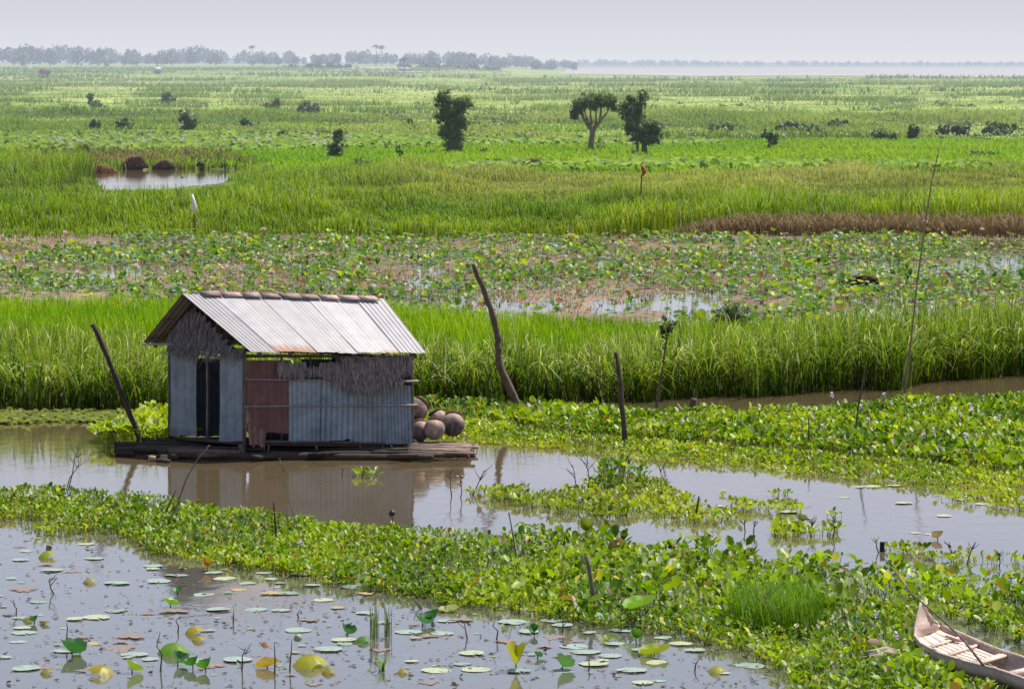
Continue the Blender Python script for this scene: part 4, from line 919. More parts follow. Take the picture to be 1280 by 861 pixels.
RL = [(56, 689, .17, -0.62, 0, YG, .3, 0, 0.112, 'yellow green cupped leaf with a dried tip alone at upper left of the pool'),
      (259, 706, .085, 1.0, .1, OR, 1.0, 1.6, .14, 'round orange tinted leaf standing on edge near the strip of plants'),
      (110, 722, .12, -0.62, 0, (.4, .38, .1), .3, 0, 0.079, 'small yellow folded leaf below the cupped leaf at upper left'),
      (222, 740, .1, .6, .2, DGR, .2, 1, .05, 'small dark green crumpled leaf left of the pool centre'),
      (213, 755, .14, .3, .4, (.18, .33, .05), .5, 3.4, .06, 'green half folded leaf above the brown pad'),
      (240, 783, .16, -0.62, 0, (.42, .36, .03), .3, 0, 0.106, 'yellow curled leaf, upper of a pair left of centre'), (246, 795, .11, -0.62, 0, (.4, .34, .04), .3, 0, 0.073, 'smaller yellow curled leaf, lower of a pair left of centre'),
      (215, 803, .24, -0.62, 0, (.16, .32, .02), .1, 0, 0.158, 'large folded leaf like a green boat at lower left'),
      (90, 815, .2, .5, .5, DGR, .3, 3, .07, 'dark green cupped leaf with a pale rim at lower left'), (100, 812, .1, .5, .3, (.2, .32, .03), .7, 0, .06, 'small green leaf leaning on the dark cupped leaf'),
      (130, 831, .2, -0.62, 0, (.42, .34, .03), .3, 3, 0.132, 'broad yellow and orange folded leaf at lower left'), (56, 836, .1, -0.62, 0, (.3, .3, .05), .3, 0, 0.066, 'small brownish yellow leaf in the lower left corner'),
      (165, 836, .14, .5, .3, (.25, .36, .05), .8, 3.5, .08, 'pale green tilted leaf right of the broad yellow one'), (222, 826, .13, .6, .4, (.08, .2, .09), .8, 2.5, .08, 'teal tilted leaf left of two dark round leaves'),
      (241, 831, .11, .8, .2, (.06, .2, .03), .5, 0, .08, 'left dark round leaf of a pair at the lower edge'), (257, 834, .12, .8, .2, (.09, .26, .03), .4, 0, .08, 'right dark round leaf of a pair at the lower edge'),
      (33, 771, .09, -0.62, 0, (.3, .3, .03), .3, 0, 0.059, 'yellowish leaf at the far left, mid height of pool'), (43, 776, .08, .8, .2, DGR, .5, 0, .05, 'left small dark leaf of three at far left'), (54, 776, .09, -0.62, 0, (.2, .2, .03), .4, 0, 0.059, 'right small dark leaf of three at far left'),
      (386, 817, .26, -0.62, 0, (.40, .40, .02), .1, 0, 0.172, 'largest yellow folded leaf on the pool, above a pale pad'), (409, 835, .11, -0.62, 0, (.35, .27, .03), .2, 0, 0.073, 'round olive yellow leaf under the largest yellow leaf'),
      (330, 802, .07, -0.62, 0, (.45, .18, .05), .3, 0, 0.046, 'small round rusty bud leaf left of the largest yellow leaf'), (334, 833, .17, .2, .6, (.45, .30, .07), .2, 0, .03, 'orange brown shrivelled leaf at the lower edge'),
      (434, 791, .12, .7, .3, DGR, .6, 2.5, .06, 'left green crumpled leaf of the pair before the grass tuft'), (452, 795, .13, -0.62, 0, (.10, .27, .03), .2, 0, 0.086, 'right green crumpled leaf of the pair before the grass tuft'),
      (528, 778, .16, .5, .3, (.08, .2, .12), .5, 2.8, .07, 'teal cupped leaf right of the grass tuft'), (541, 774, .14, .6, .4, DGR, .6, .3, .1, 'dark green leaf leaning on the teal cupped leaf'),
      (562, 763, .17, .25, .1, (.33, .36, .12), .15, 1, .03, 'pale yellow plate shaped leaf above the teal leaf'), (502, 836, .09, -0.62, 0, (.4, .3, .05), .2, 0, 0.059, 'small orange leaf at the lower edge right of centre'),
      (645, 830, .2, 1.0, .8, (.42, .42, .02), .2, 1.6, .12, 'bright yellow winged leaf opening like a book'), (703, 832, .15, .7, .3, (.1, .25, .07), .7, 3.0, .08, 'green and pale cupped leaf right of the winged yellow leaf'),
      (672, 820, .07, .5, .5, DGR, .4, 3, .04, 'tiny dark leaf beside a brown pad, lower middle'), (755, 773, .19, .2, .1, (.28, .38, .28), .12, 2, .12, 'pale green round leaf raised at the edge of the plant strip'),
      (795, 796, .1, .9, .1, (.15, .32, .03), .9, 1.6, .13, 'round bright green leaf standing on edge below the plant strip'), (818, 817, .24, .25, .3, (.30, .36, .03), .15, 0, .03, 'wide olive leaf half sunk at right part of pool'),
      (760, 800, .13, .3, .2, (.22, .3, .05), .3, .5, .03, 'olive leaf lying below the dead four pointed leaf'), (895, 832, .13, -0.62, 0, (.38, .38, .03), .1, 0, 0.086, 'yellow leaf near the right end of the pool'),
      (58, 687, .06, .8, .8, (.1, .08, .04), 1.2, 3, .13, 'dried brown leaf tip on the upper left cupped leaf'), (668, 788, .09, .6, .4, DGR, .9, 1.3, .08, 'small dark pointed leaf near the strip edge, middle'),
      (1002, 651, .1, .9, .1, (.28, .33, .06), .8, 1.6, .1, 'small round leaf standing on edge in the channel right of centre'), (1172, 672, .12, .5, .6, (.35, .25, .18), .3, 0, .05, 'curled tan leaf alone in the right channel'),
      (903, 618, .08, .3, .4, (.42, .40, .03), .1, 0, .03, 'small yellow leaf alone in the channel'), (800, 758, .26, .25, .35, (.22, .40, .04), .25, .2, .30, 'large light green leaf spread over the plant strip'),
      (733, 660, .14, .9, .3, (.24, .32, .04), .9, 1.5, .42, 'lone round leaf standing high above the plant strip')]
for r in RL: raised_leaf(*r)
# floating scraps, nobody would count
n = 1700; X = []; Y = []
while len(X) < n:
    px = -60 + 1040 * RNG.random(); py = 652 + 210 * RNG.random()
    if inpoly(np.array([px]), np.array([py]), STRIP)[0]: continue
    if py < np.interp(px, [0, 170, 300, 640, 930], [652, 680, 708, 760, 818]): continue
    g = G(px, py); X.append(g[0]); Y.append(g[1])
X, Y = np.array(X), np.array(Y); cc = cmix((.05, .035, .03), (.22, .17, .13), RNG.random(n) ** 1.5)
kk = RNG.random(n) < .3; cc[kk] = (.2, .3, .18)
tag(build('floating_scraps', [stamp(tvq, tfq, rotz_tilt(RNG.random(n) * 6.3, np.abs(RNG.normal(0, .25, n)), .015 + .06 * RNG.random(n) ** 2.5), np.stack([X, Y, np.full(n, .006)], 1), cc)], M_DRY), 'scattered scraps of dead leaf floating on the near pool', 'plant litter', kind='stuff')

# grass tufts
def tuft(px, py, rx, ry, h, n, ca, cb, label, w=.014, reach=.25):
    x, y, _ = G(px, py); a = RNG.random(n) * 6.28; r = RNG.random(n) ** .5; cc = cmix(ca, cb, RNG.random(n))
    o = build('grass_tuft', [blades(np.cos(a) * r * rx, np.sin(a) * r * ry, np.full(n, -.02), h * (.55 + .5 * RNG.random(n)), np.full(n, w), reach * (.3 + RNG.random(n)), .15 * RNG.random(n), cc * .55, cc, 4)], M_GRASS)
    o.location = (x, y, 0); tag(o, label, 'grass tuft')
tuft(468, 796, .06, .2, .55, 26, (.12, .22, .04), (.25, .35, .10), 'left thin upright grass tuft growing out of the near pool', .012, .12)
tuft(485, 792, .05, .25, .5, 20, (.12, .22, .04), (.25, .33, .10), 'right thin upright grass tuft growing out of the near pool', .012, .14)
tuft(970, 780, .62, 1.2, .62, 1500, (.10, .24, .012), (.24, .42, .03), 'big bright grass clump inside the hyacinth strip', .012, .35)
tuft(478, 838, .03, .03, .0 + .22, 8, (.2, .4, .05), (.35, .5, .1), 'small bright green shoot at the lower edge of pool', .035, .6)
tree('grey_green_bush', (915, 436), [(915, 399, 22, 19), (903, 408, 14, 12), (928, 408, 14, 14)], [([(915, 436), (914, 400)], .03, .01)], 5200, .055, (.075, .115, .045), (.19, .24, .11), 'feathery grey green bush rising out of the reeds at right', 'bush', z0=0.0)

# ------------------------------------------------------------------ poles and twigs
def pole(name, pts, r0, r1, label, cat, col=(.13, .09, .065), Y=None, sides=8, wob=.2, dY=0.0):
    """pts in photo units, foot first; stands where its foot meets the ground"""
    f = G(pts[0][0], pts[0][1]); Y = Y or f[1]
    W = [P(x, y, Y + dY * i / max(1, len(pts) - 1)) for i, (x, y) in enumerate(pts)]; org = W[0].copy(); W = [w_ - org for w_ in W]
    W[0] = W[0] - (W[1] - W[0]) / np.linalg.norm(W[1] - W[0]) * .15
    # resample with slight irregularity
    out = []; 
    for i in range(len(W) - 1):
        for q in range(3): out.append(W[i] + (W[i + 1] - W[i]) * q / 3 + RNG.normal(0, r0 * .12, 3))
    out.append(W[-1]); rad = np.linspace(r0, r1, len(out)) * (1 + RNG.normal(0, .06, len(out)))
    mb = MB(); mb.tube(out, rad, sides, col, wob)
    o = mb.build(name, M_WOOD, None, True); o.location = org; tag(o, label, cat); return o
pole('leaning_post', [(178, 556), (168, 533), (152, 490), (134, 446), (116, 405)], .062, .045, 'dark wooden post leaning left, standing at the left end of the raft', 'post', (.07, .05, .04))
pole('crooked_trunk', [(653, 516), (641, 494), (628, 468), (622, 445), (623, 425), (616, 395), (606, 366), (598, 345), (592, 330)], .095, .045, 'tall crooked dead tree trunk standing right of the jars', 'dead trunk', (.15, .10, .08))
pole('wooden_post', [(782, 557), (779, 520), (775, 480), (770, 440)], .055, .045, 'straight dark post standing in the hyacinth bank right of the crooked trunk', 'post', (.09, .07, .055))
pole('post_stump', [(866, 524), (866, 508), (867, 498)], .075, .07, 'short thick stump of a post in the hyacinth bank', 'post', (.12, .09, .075))
pole('thin_stick', [(867, 500), (868, 485)], .02, .012, 'thin dry stick on top of the short stump', 'stick', Y=75.5)
pole('bamboo_rod', [(1131, 492), (1138, 430), (1147, 350), (1156, 280), (1165, 225), (1174, 186)], .024, .012, 'very tall thin bamboo rod leaning right above the reeds', 'bamboo pole', (.24, .21, .14))
t = pole('branch_stick', [(819, 518), (825, 480), (831, 440), (835, 402)], .03, .012, 'thin upright branch with a dry tuft near its top, before the reeds', 'branch', (.13, .11, .08))
bushp = [cloud(P(833, 412, G(819, 518)[1]) - np.array(t.location), (.16, .14, .28), 420, .05, (.07, .08, .04), (.16, .17, .09))]
build('dry_tuft', bushp, M_TREE, t)['kind'] = 'stuff'
pole('thin_stick', [(1068, 553), (1072, 515), (1078, 480), (1083, 452)], .022, .012, 'thin leaning stick among hyacinth left of the tall bamboo rod', 'stick')
pole('thin_stick', [(1010, 566), (1011, 545), (1011, 522)], .018, .012, 'thin straight stick in the hyacinth bank, centre right', 'stick', (.08, .07, .05))
pole('thin_stick', [(346, 684), (344, 655), (342, 627)], .014, .012, 'thin dark rod upright in the near plant strip left of centre', 'stick', (.05, .04, .035))
pole('short_post', [(746, 764), (741, 738), (733, 694)], .032, .028, 'grey wooden stake in the near plant strip right of centre', 'stake', (.19, .15, .11))
pole('thin_stick', [(868, 650), (871, 636), (874, 620)], .018, .014, 'short thin stake at the right end of the long plant island', 'stick', (.08, .055, .045))
pole('post_stump', [(1103, 689), (1103, 683), (1103, 677)], .04, .036, 'tiny black stump in the right channel', 'post', (.03, .03, .04))
pole('thin_stick', [(648, 720), (643, 680), (636, 640)], .012, .008, 'thin wand rising from the plant strip in the centre', 'stick', (.1, .08, .06))
pole('bent_twig', [(208, 660), (222, 630), (232, 600), (245, 577), (262, 556)], .016, .007, 'long curved dry stem bending right before the raft', 'twig', (.2, .15, .11))
pole('bent_twig', [(202, 652), (212, 630), (220, 612)], .014, .008, 'short dark curved stem in the plant strip, left', 'twig', (.09, .07, .05))
pole('bent_twig', [(378, 680), (366, 640), (357, 610), (350, 575)], .010, .005, 'thin stem leaning left against the hut reflection', 'twig', (.2, .16, .12))
pole('thin_wand', [(800, 284), (801, 250), (802, 218)], .05, .03, 'thin rod with a red cloth on its top beyond the lotus field', 'pole', (.2, .14, .1))
o = bpy.context.scene.objects['thin_wand']; mb = MB(); Yk = G(800, 284)[1]
base = P(803, 213, Yk) - np.array(o.location)
mb.tube([base + (-.04, 0, .24), base + (.02, 0, .1), base + (.07, 0, -.1), base + (.03, 0, -.24)], [.03, .09, .10, .03], 8, (.42, .12, .08), .4); mb.build('red_cloth', M_CLOTH, o)
pole('rag_pole', [(243, 298), (243, 280), (242, 262)], .035, .03, 'pole topped by a white plastic bag in the marsh grass, left', 'pole', (.15, .1, .07))
o = bpy.context.scene.objects['rag_pole']; Yk = G(243, 298)[1]; mb = MB(); b1 = P(243, 268, Yk) - np.array(o.location); b2 = P(240, 243, Yk) - np.array(o.location)
mb.tube([b1, b1 * .6 + b2 * .4 + (.04, 0, 0), b1 * .3 + b2 * .7, b2], [.04, .09, .085, .05], 9, (.75, .74, .70), .3); mb.build('white_bag', M_CLOTH, o)
pole('leaning_stick', [(128, 512), (138, 500), (146, 490)], .03, .02, 'short broken stick at the foot of the reeds, left of hut', 'stick', (.12, .09, .07))

def twig(px, py, h, label, n=3, lean=0.0, col=(.13, .09, .075), spread=.5):
    x, y, _ = G(px, py); mb = MB()
    top = np.array([lean * h, RNG.normal(0, .05), h])
    main = [np.zeros(3) - [0, 0, .05], top * .35 + RNG.normal(0, .02, 3), top * .7 + RNG.normal(0, .025, 3), top]
    mb.tube(main, [.011, .009, .007, .004], 5, col)
    for i in range(n):
        t = .25 + .6 * RNG.random(); b = main[1] * (1 - t) + main[3] * t; sgn = RNG.choice([-1, 1])
        e = b + np.array([sgn * spread * h * (.3 + .5 * RNG.random()), RNG.normal(0, .05), h * (.15 + .35 * RNG.random())])
        mb.tube([b, (b + e) / 2 + (0, 0, -.02 * h), e], [.007, .005, .003], 4, col)
    o = mb.build('dead_twig', M_WOOD, None, True); o.location = (x, y, 0); tag(o, label, 'twig')
TW = [(735, 614, .65, 'tall bare twig above the long plant island', 4, 0), (722, 614, .45, 'bare forked twig left of the tallest island twig', 3, -.2), (745, 612, .4, 'thin bare twig right of the tallest island twig', 2, .3), (842, 620, .5, 'reddish leaning twig at the right of the long island', 2, -.5),
      (565, 620, .4, 'leftmost bare twig standing before the long island', 2, -.1), (575, 622, .38, 'many branched twig at the left tip of the long island', 5, .1), (590, 618, .42, 'twig leaning right at the left tip of the long island', 4, .5), (655, 616, .2, 'small twig on the left half of the long island', 3, 0),
      (932, 664, .2, 'left dark twig between two small plant rafts', 4, -.2), (942, 666, .22, 'right dark twig between two small plant rafts', 5, .2), (1012, 668, .25, 'reddish twiggy clump on the short hyacinth clump', 7, .1), (1040, 672, .3, 'twig over the little hyacinth tuft', 4, .2),
      (1192, 702, .3, 'twig left of two in the right channel trail', 3, -.2), (1208, 704, .32, 'twig right of two in the right channel trail', 4, .4), (1248, 708, .2, 'dark bushy twigs at the end of the right channel trail', 9, .1), (1100, 690, .22, 'twig beside the tiny black stump', 2, -.4),
      (85, 610, .7, 'tall thin twig standing above the left end of the plant strip', 3, .3), (82, 612, .5, 'curved thin twig beside the tall thin one at left', 2, .5), (70, 742, .22, 'dark twig leaning left alone on the left pool', 2, -.35), (85, 808, .3, 'thin straight stalk over the dark cupped leaf', 0, -.1),
      (292, 778, .16, 'short dark stalk in the pool left of centre', 0, 0), (222, 790, .2, 'thin stalk above the yellow pair of leaves', 0, .15), (302, 838, .3, 'forked dark twig at the lower edge of the pool', 3, .2), (375, 772, .12, 'short stalk with a seed head in the pool', 1, 0),
      (585, 798, .2, 'hooked dark twig in the pool right of the grass tuft', 1, -.4), (620, 800, .3, 'thin vertical stalk right of the hooked twig', 0, 0), (200, 838, .48, 'long thin stalk before the green boat shaped leaf', 0, .02), (343, 842, .38, 'thin stalk rising from the shrivelled orange leaf', 0, 0),
      (362, 838, .4, 'stalk with a drooping pale lotus bud', 0, .08), (20, 768, .2, 'short black stalk at the far left of pool', 1, -.2), (735, 838, .12, 'short dark stalk at the lower edge, right of centre', 0, .05), (868, 838, .14, 'short stalk below the olive leaf at right', 1, 0),
      (455, 596, .18, 'sprig twig on the hut reflection', 3, 0), (430, 594, .15, 'tiny twig left of the sprig on hut reflection', 1, -.2), (355, 590, .25, 'thin twig close under the front of the raft', 1, -.3), (545, 740, .3, 'dead stem lying across the plant strip', 2, -1.3),
      (320, 690, .35, 'brown dead branch in the plant strip left of centre', 3, .35), (286, 680, .3, 'curly dead branch in the plant strip, left part', 2, -.2), (490, 670, .35, 'stalk with a withered dark lotus head at the strip edge', 1, 0), (965, 792, .55, 'dry brown branching stem before the grass clump', 5, -.15),
      (975, 795, .5, 'second dry stem crossing the branching one', 3, .05), (705, 790, .2, 'bare stalk below the plant strip edge', 1, 0), (648, 766, .25, 'stalk at the strip edge in the middle', 1, -.1), (530, 760, .15, 'bent pale stalk at the strip edge', 0, -.9)]
for px, py, h, lab, n, ln in TW: twig(px, py, h, lab, n, ln, col=(.28, .2, .13) if ('brown' in lab or 'dry' in lab or 'curly' in lab) else (.10, .075, .065))
# withered head / bud
for px, py, z, c_, lab in [(490, 641, .42, (.1, .06, .05), 'withered dark lotus head on a stalk'), (372, 797, .42, (.35, .45, .3), 'pale green drooping lotus bud on a stalk')]:
    Yb = G(px if px != 372 else 362, 670 if px == 490 else 838)[1]; w_ = P(px, py, Yb); mb = MB()
    mb.lathe([(0, -.05), (.03, -.04), (.05, 0), (.045, .035), (.02, .05), (0, .052)], 10, c_); o = mb.build('lotus_bud', M_LOTUS, None, True); o.location = w_; o.rotation_euler = (.5, .9, 0); tag(o, lab, 'lotus bud')

# ------------------------------------------------------------------ floating hut
Yc, Yb_, Yd = 66.5, 67.5, 68.9
C_ = P(305, 553, Yc); B_ = P(516, 556, Yb_); D_ = P(212, 546, Yd); A_ = D_ + (B_ - C_)
hut = empty('floating_hut', C_); tag(hut, 'small floating hut of corrugated sheets and thatch on a log raft', 'hut')
O = C_.copy()
nL = np.cross(B_ - C_, [0, 0, 1]); nL /= np.linalg.norm(nL)      # outward of long wall
nG = np.cross(C_ - D_, [0, 0, 1]); nG /= np.linalg.norm(nG)
if nL[1] > 0: nL = -nL
if nG[0] > 0: nG = -nG
def on_plane(px, py, p0, n, off=0.0):
    """point of the wall plane seen at px,py"""
    d = P(px, py, 1.0) - np.array([0, 0, H]); o = np.array([0, 0, H]); q = p0 + n * off
    t = np.dot(q - o, n) / np.dot(d, n); return o + d * t
LW = lambda px, py, off=0.0: on_plane(px, py, C_, nL, off)
GW = lambda px, py, off=0.0: on_plane(px, py, C_, nG, off)
def sheet(name, bl, br, tr, tl, waves, amp, col, parent, mat, nrm, nyv=10, ragged=0.0, warp=.0, rustb=None, nx=None):
    nx = nx or int(waves * 6); u = np.linspace(0, 1, nx + 1); v = np.linspace(0, 1, nyv + 1)
    bl, br, tr, tl = [np.array(q) for q in (bl, br, tr, tl)]
    uu, vv = np.meshgrid(u, v); rg = ragged * (vnoise(uu * 6 + bl[0] * 9, uu * 0, 5, 3) - .3)
    v2 = np.clip(vv + rg * (1 - vv) ** 3, -.1, 1)[..., None]; u2 = uu[..., None]
    p = (bl * (1 - u2) + br * u2) * (1 - v2) + (tl * (1 - u2) + tr * u2) * v2
    off = amp * np.sin(uu * waves * 2 * math.pi) + warp * (vnoise(uu * 2 + bl[0], vv * 2 + bl[2], 9, 2) - .5) + warp * 1.2 * (1 - vv) ** 4 * (vnoise(uu * 3 + 5, uu * 0, 3) - .3)
    p = p + off[..., None] * nrm
    n = nx + 1; idx = np.arange(n * (nyv + 1)).reshape(nyv + 1, n)
    f = np.stack([idx[:-1, :-1].ravel(), idx[:-1, 1:].ravel(), idx[1:, 1:].ravel(), idx[1:, :-1].ravel()], 1)
    c = np.tile(np.array(col, float), (p.shape[0] * p.shape[1], 1)) * (.92 + .16 * vnoise(uu.ravel() * 9, vv.ravel() * 1.2, 4, 2))[:, None]
    c = c * (1 - .22 * (np.sin(uu.ravel() * waves * 2 * math.pi) < -.1) * min(1, amp / .006))[:, None]  # groove shade painted into the colour to strengthen the corrugation
    if rustb is not None:
        k = np.clip((rustb[0] - vv.ravel() - .12 * vnoise(uu.ravel() * 12, vv.ravel() * 2, 2, 2)) / .05, 0, 1)[:, None]; c = c * (1 - k) + np.array(rustb[1]) * k
    return make_mesh(name, p.reshape(-1, 3) - O, f, mat, c, parent, True)

# roof corner points
E1 = P(314, 440, 66.25); E2 = P(533, 442, 67.35); R1 = P(228, 367, 67.75); R2 = P(480, 374, 68.75); F1 = P(178, 429, 69.1); F2 = F1 + (R2 - R1) + np.array([.1, .1, 0])
roof = MB()
for t in np.linspace(.06, .94, 6):          # rafters
    for a, b in ((E1 + (E2 - E1) * t, R1 + (R2 - R1) * t), (F1 + (F2 - F1) * t, R1 + (R2 - R1) * t)):
        roof.beam(a - (0, 0, .06) - O, b - (0, 0, .07) - O, .05, .05, (.12, .09, .07))
for t in (.12, .5):                         # purlins
    roof.beam(E1 + (R1 - E1) * t - (0, 0, .035) - O, E2 + (R2 - E2) * t - (0, 0, .035) - O, .04, .03, (.13, .1, .08))
    roof.beam(F1 + (R1 - F1) * t - (0, 0, .035) - O, F2 + (R2 - F2) * t - (0, 0, .035) - O, .04, .03, (.13, .1, .08))
roof.tube([R1 - (0, 0, .05) - O, R2 - (0, 0, .05) - O], .035, 7, (.12, .09, .07))
roof_o = roof.build('roof', M_WOOD, hut)
rn = np.cross(E2 - E1, R1 - E1); rn /= np.linalg.norm(rn); rn *= np.sign(rn[2])
rb = np.cross(F2 - F1, R1 - F1); rb /= np.linalg.norm(rb); rb *= np.sign(rb[2])
cuts = [0, .155, .275, .385, .50, .615, .735, .86, 1.0]
for i in range(8):
    a, b = cuts[i] - (.008 if i else 0), cuts[i + 1] + .008 * (i < 7)
    lift = rn * (.010 * (i % 2)); dd_ = (RNG.random() - .5) * .03
    g = (.40 + .09 * RNG.random()); tint = np.array((1, .955, 1.0)) * g
    sheet('roof_sheet', E1 + (E2 - E1) * a + lift + (R1 - E1) * dd_ * .5, E1 + (E2 - E1) * b + lift + (R1 - E1) * dd_ * .5, R1 + (R2 - R1) * b + lift, R1 + (R2 - R1) * a + lift, 6 if i else 7, (.007 if i in (0, 7) else (.0012, .0022, .0016)[i % 3]), tint, roof_o, M_ROOF, rn, 14, .02, .012,
          rustb=(.16 if i in (1, 2) else .10, (.33, .15, .08)) if i in (1, 2, 6) else None)
for i in range(5):
    a, b = i / 5 - (.01 if i else 0), (i + 1) / 5 + (.01 if i < 4 else 0)
    sheet('roof_sheet', F1 + (F2 - F1) * a + rb * .008 * (i % 2), F1 + (F2 - F1) * b + rb * .008 * (i % 2), R1 + (R2 - R1) * b, R1 + (R2 - R1) * a, 7, .011, (.22, .19, .17), roof_o, M_ROOF, rb, 8, .02, .01)
ax = (R2 - R1) / np.linalg.norm(R2 - R1)
q0, q1 = P(250, 366, 67.85), P(470, 372, 68.7)
for i in range(9):
    a = q0 + (q1 - q0) * (i + .03) / 9; b = q0 + (q1 - q0) * (i + .93 + (.05 if i % 3 == 1 else 0)) / 9
    mb = MB(); tilt_ = RNG.normal(0, .01)
    for side, dirv in ((rn, (E1 - R1)), (rb, (F1 - R1))):
        dv = dirv / np.linalg.norm(dirv)
        p = [a + (0, 0, .035), b + (0, 0, .035 + tilt_), b + dv * .15 + side * .03, a + dv * .15 + side * .03]
        V = np.array(p + [x - side * .022 for x in p]) - O
        mb.add(V, np.array([(0, 1, 2, 3), (7, 6, 5, 4), (0, 4, 5, 1), (1, 5, 6, 2), (2, 6, 7, 3), (3, 7, 4, 0)]), np.array((.36, .27, .245)) * (.65 + .6 * RNG.random()))
    mb.build('ridge_cap', M_WOOD, roof_o)
mb = MB(); mb.tube([P(178, 430.5, 68.9) - O, P(214, 430, 68.6) - O], .022, 8, (.42, .36, .3)); mb.build('eave_pole', M_WOOD, roof_o)
mb = MB(); mb.tube([P(488, 402, 68.3) - O, P(508, 404, 68.6) - O], .015, 6, (.3, .22, .18)); mb.build('purlin_end', M_WOOD, roof_o)

# long wall panels
BLUE = (.235, .28, .325)
def wall_panel(name, x0, x1, y0, y1, waves, amp, col, off, F_=LW, nrm=nL, skew=0, ragged=.02, warp=.01, yb=None, **kw):
    y1b = yb if yb is not None else y1
    return sheet(name, F_(x0, y1, off), F_(x1, y1b, off), F_(x1 + skew, y0, off), F_(x0 + skew, y0, off), waves, amp, col, hut, M_TIN, nrm, 12, ragged, warp, **kw)
o = wall_panel('wall_panel', 308, 364, 450, 541, 6, .003, (.17, .075, .065), .01, ragged=.05, warp=.02, yb=543); tag(o, 'rust brown wall sheet')
wall_panel('wall_panel', 361, 403, 474, 551, 7, .009, np.array(BLUE) * 1.2, .02)
wall_panel('wall_panel', 401, 443, 464, 551, 6, .022, np.array(BLUE) * 1.35, .045, warp=.035, skew=3, yb=550, ragged=.05)
wall_panel('wall_panel', 437, 485, 480, 552, 8, .017, np.array(BLUE) * 1.12 + np.array((.04, .025, 0)), .03, warp=.02, yb=553, ragged=.03)
wall_panel('wall_panel', 482, 516, 482, 555, 8, .013, np.array(BLUE) * 1.15, .05, warp=.02, skew=-2, ragged=.02)
# gable wall panels
wall_panel('wall_panel', 212, 245, 420, 545, 3, .004, np.array(BLUE) * .95, .01, GW, nG, warp=.04)
wall_panel('wall_panel', 275, 306, 436, 552, 3, .004, np.array(BLUE) * 1.0, .01, GW, nG, warp=.04)
# inner lining: back wall and far end wall (dark, gappy)
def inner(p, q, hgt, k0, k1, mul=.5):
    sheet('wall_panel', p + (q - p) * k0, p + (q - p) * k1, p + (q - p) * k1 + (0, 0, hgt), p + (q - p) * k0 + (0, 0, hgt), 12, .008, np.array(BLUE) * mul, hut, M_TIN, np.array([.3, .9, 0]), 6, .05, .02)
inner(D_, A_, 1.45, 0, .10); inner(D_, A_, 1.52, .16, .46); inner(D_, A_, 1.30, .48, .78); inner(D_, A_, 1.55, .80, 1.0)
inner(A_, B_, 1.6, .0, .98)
# beams and posts
mb = MB()
for p in (C_, B_, D_, A_): pass
def add_pole(name, a, b, r, col, lab=None):
    mb = MB(); a, b = np.array(a) - O, np.array(b) - O; mid = (a + b) / 2 + RNG.normal(0, r * .4, 3); mb.tube([a, a * .5 + mid * .5, mid, b * .5 + mid * .5, b], [r, r * 1.05, r * .95, r, r * .9], 7, col, .15)
    o = mb.build(name, M_WOOD, hut, True)
    if lab: o['label'] = lab
DW = (.13, .10, .085)
add_pole('corner_post', LW(305.5, 566, .03), LW(305.5, 436, .03), .035, DW); add_pole('corner_post', LW(515, 562, -.02), LW(514, 443, -.02), .035, DW)
add_pole('corner_post', D_ - (0, 0, .1), D_ + (0, 0, 1.65), .035, DW); add_pole('corner_post', A_ - (0, 0, .1), A_ + (0, 0, 1.7), .035, DW)
add_pole('top_beam', LW(300, 445, -.03), LW(520, 446, -.03), .03, DW); add_pole('top_beam', D_ + (0, 0, 1.68), A_ + (0, 0, 1.68), .035, DW)
add_pole('top_beam', GW(212, 428, -.04), GW(304, 444, -.04), .03, DW); add_pole('top_beam', A_ + (0, 0, 1.68), B_ + (0, 0, 1.62), .035, DW)
for x in (352, 388, 430, 470): add_pole('wall_post', LW(x, 553, -.06), LW(x, 446, -.06), .025, DW)
GR = (.30, .27, .26)
add_pole('wall_rail', LW(306, 474, .06), LW(420, 476, .075), .014, GR); add_pole('wall_rail', LW(305, 508, .06), LW(522, 506, .10), .016, GR)
add_pole('wall_rail', LW(497, 475.5, .06), LW(523, 476, .07), .022, (.42, .38, .34), 'pale bamboo rail end')
add_pole('wall_rail', LW(318, 552, .02), LW(514, 555, .02), .03, DW)
add_pole('door_post', GW(259, 548, .02), GW(259, 443, .02), .026, (.19, .17, .17)); add_pole('door_lintel', GW(246, 441, .02), GW(276, 447, .02), .02, GR)
add_pole('brace', GW(246, 462, -.15), GW(257, 446, -.15), .016, GR); add_pole('brace', LW(372, 470, .01), LW(405, 458, .01), .014, GR); add_pole('brace', LW(395, 466, .0), LW(440, 449, .0), .014, GR)
# ragged rusty flap at bottom of the brown sheet
o = sheet('loose_flap', LW(312, 560, .12), LW(331, 562, .10), LW(333, 538, .03), LW(309, 528, .03), 3, .02, (.24, .13, .10), hut, M_TIN, nL, 8, .5, .09)
sheet('loose_flap', LW(307.5, 532, .03), LW(315, 530, .05), LW(311, 508, .03), LW(307.5, 506, .03), 1, .01, (.30, .21, .18), hut, M_TIN, nL, 8, .5, .04, nx=8)

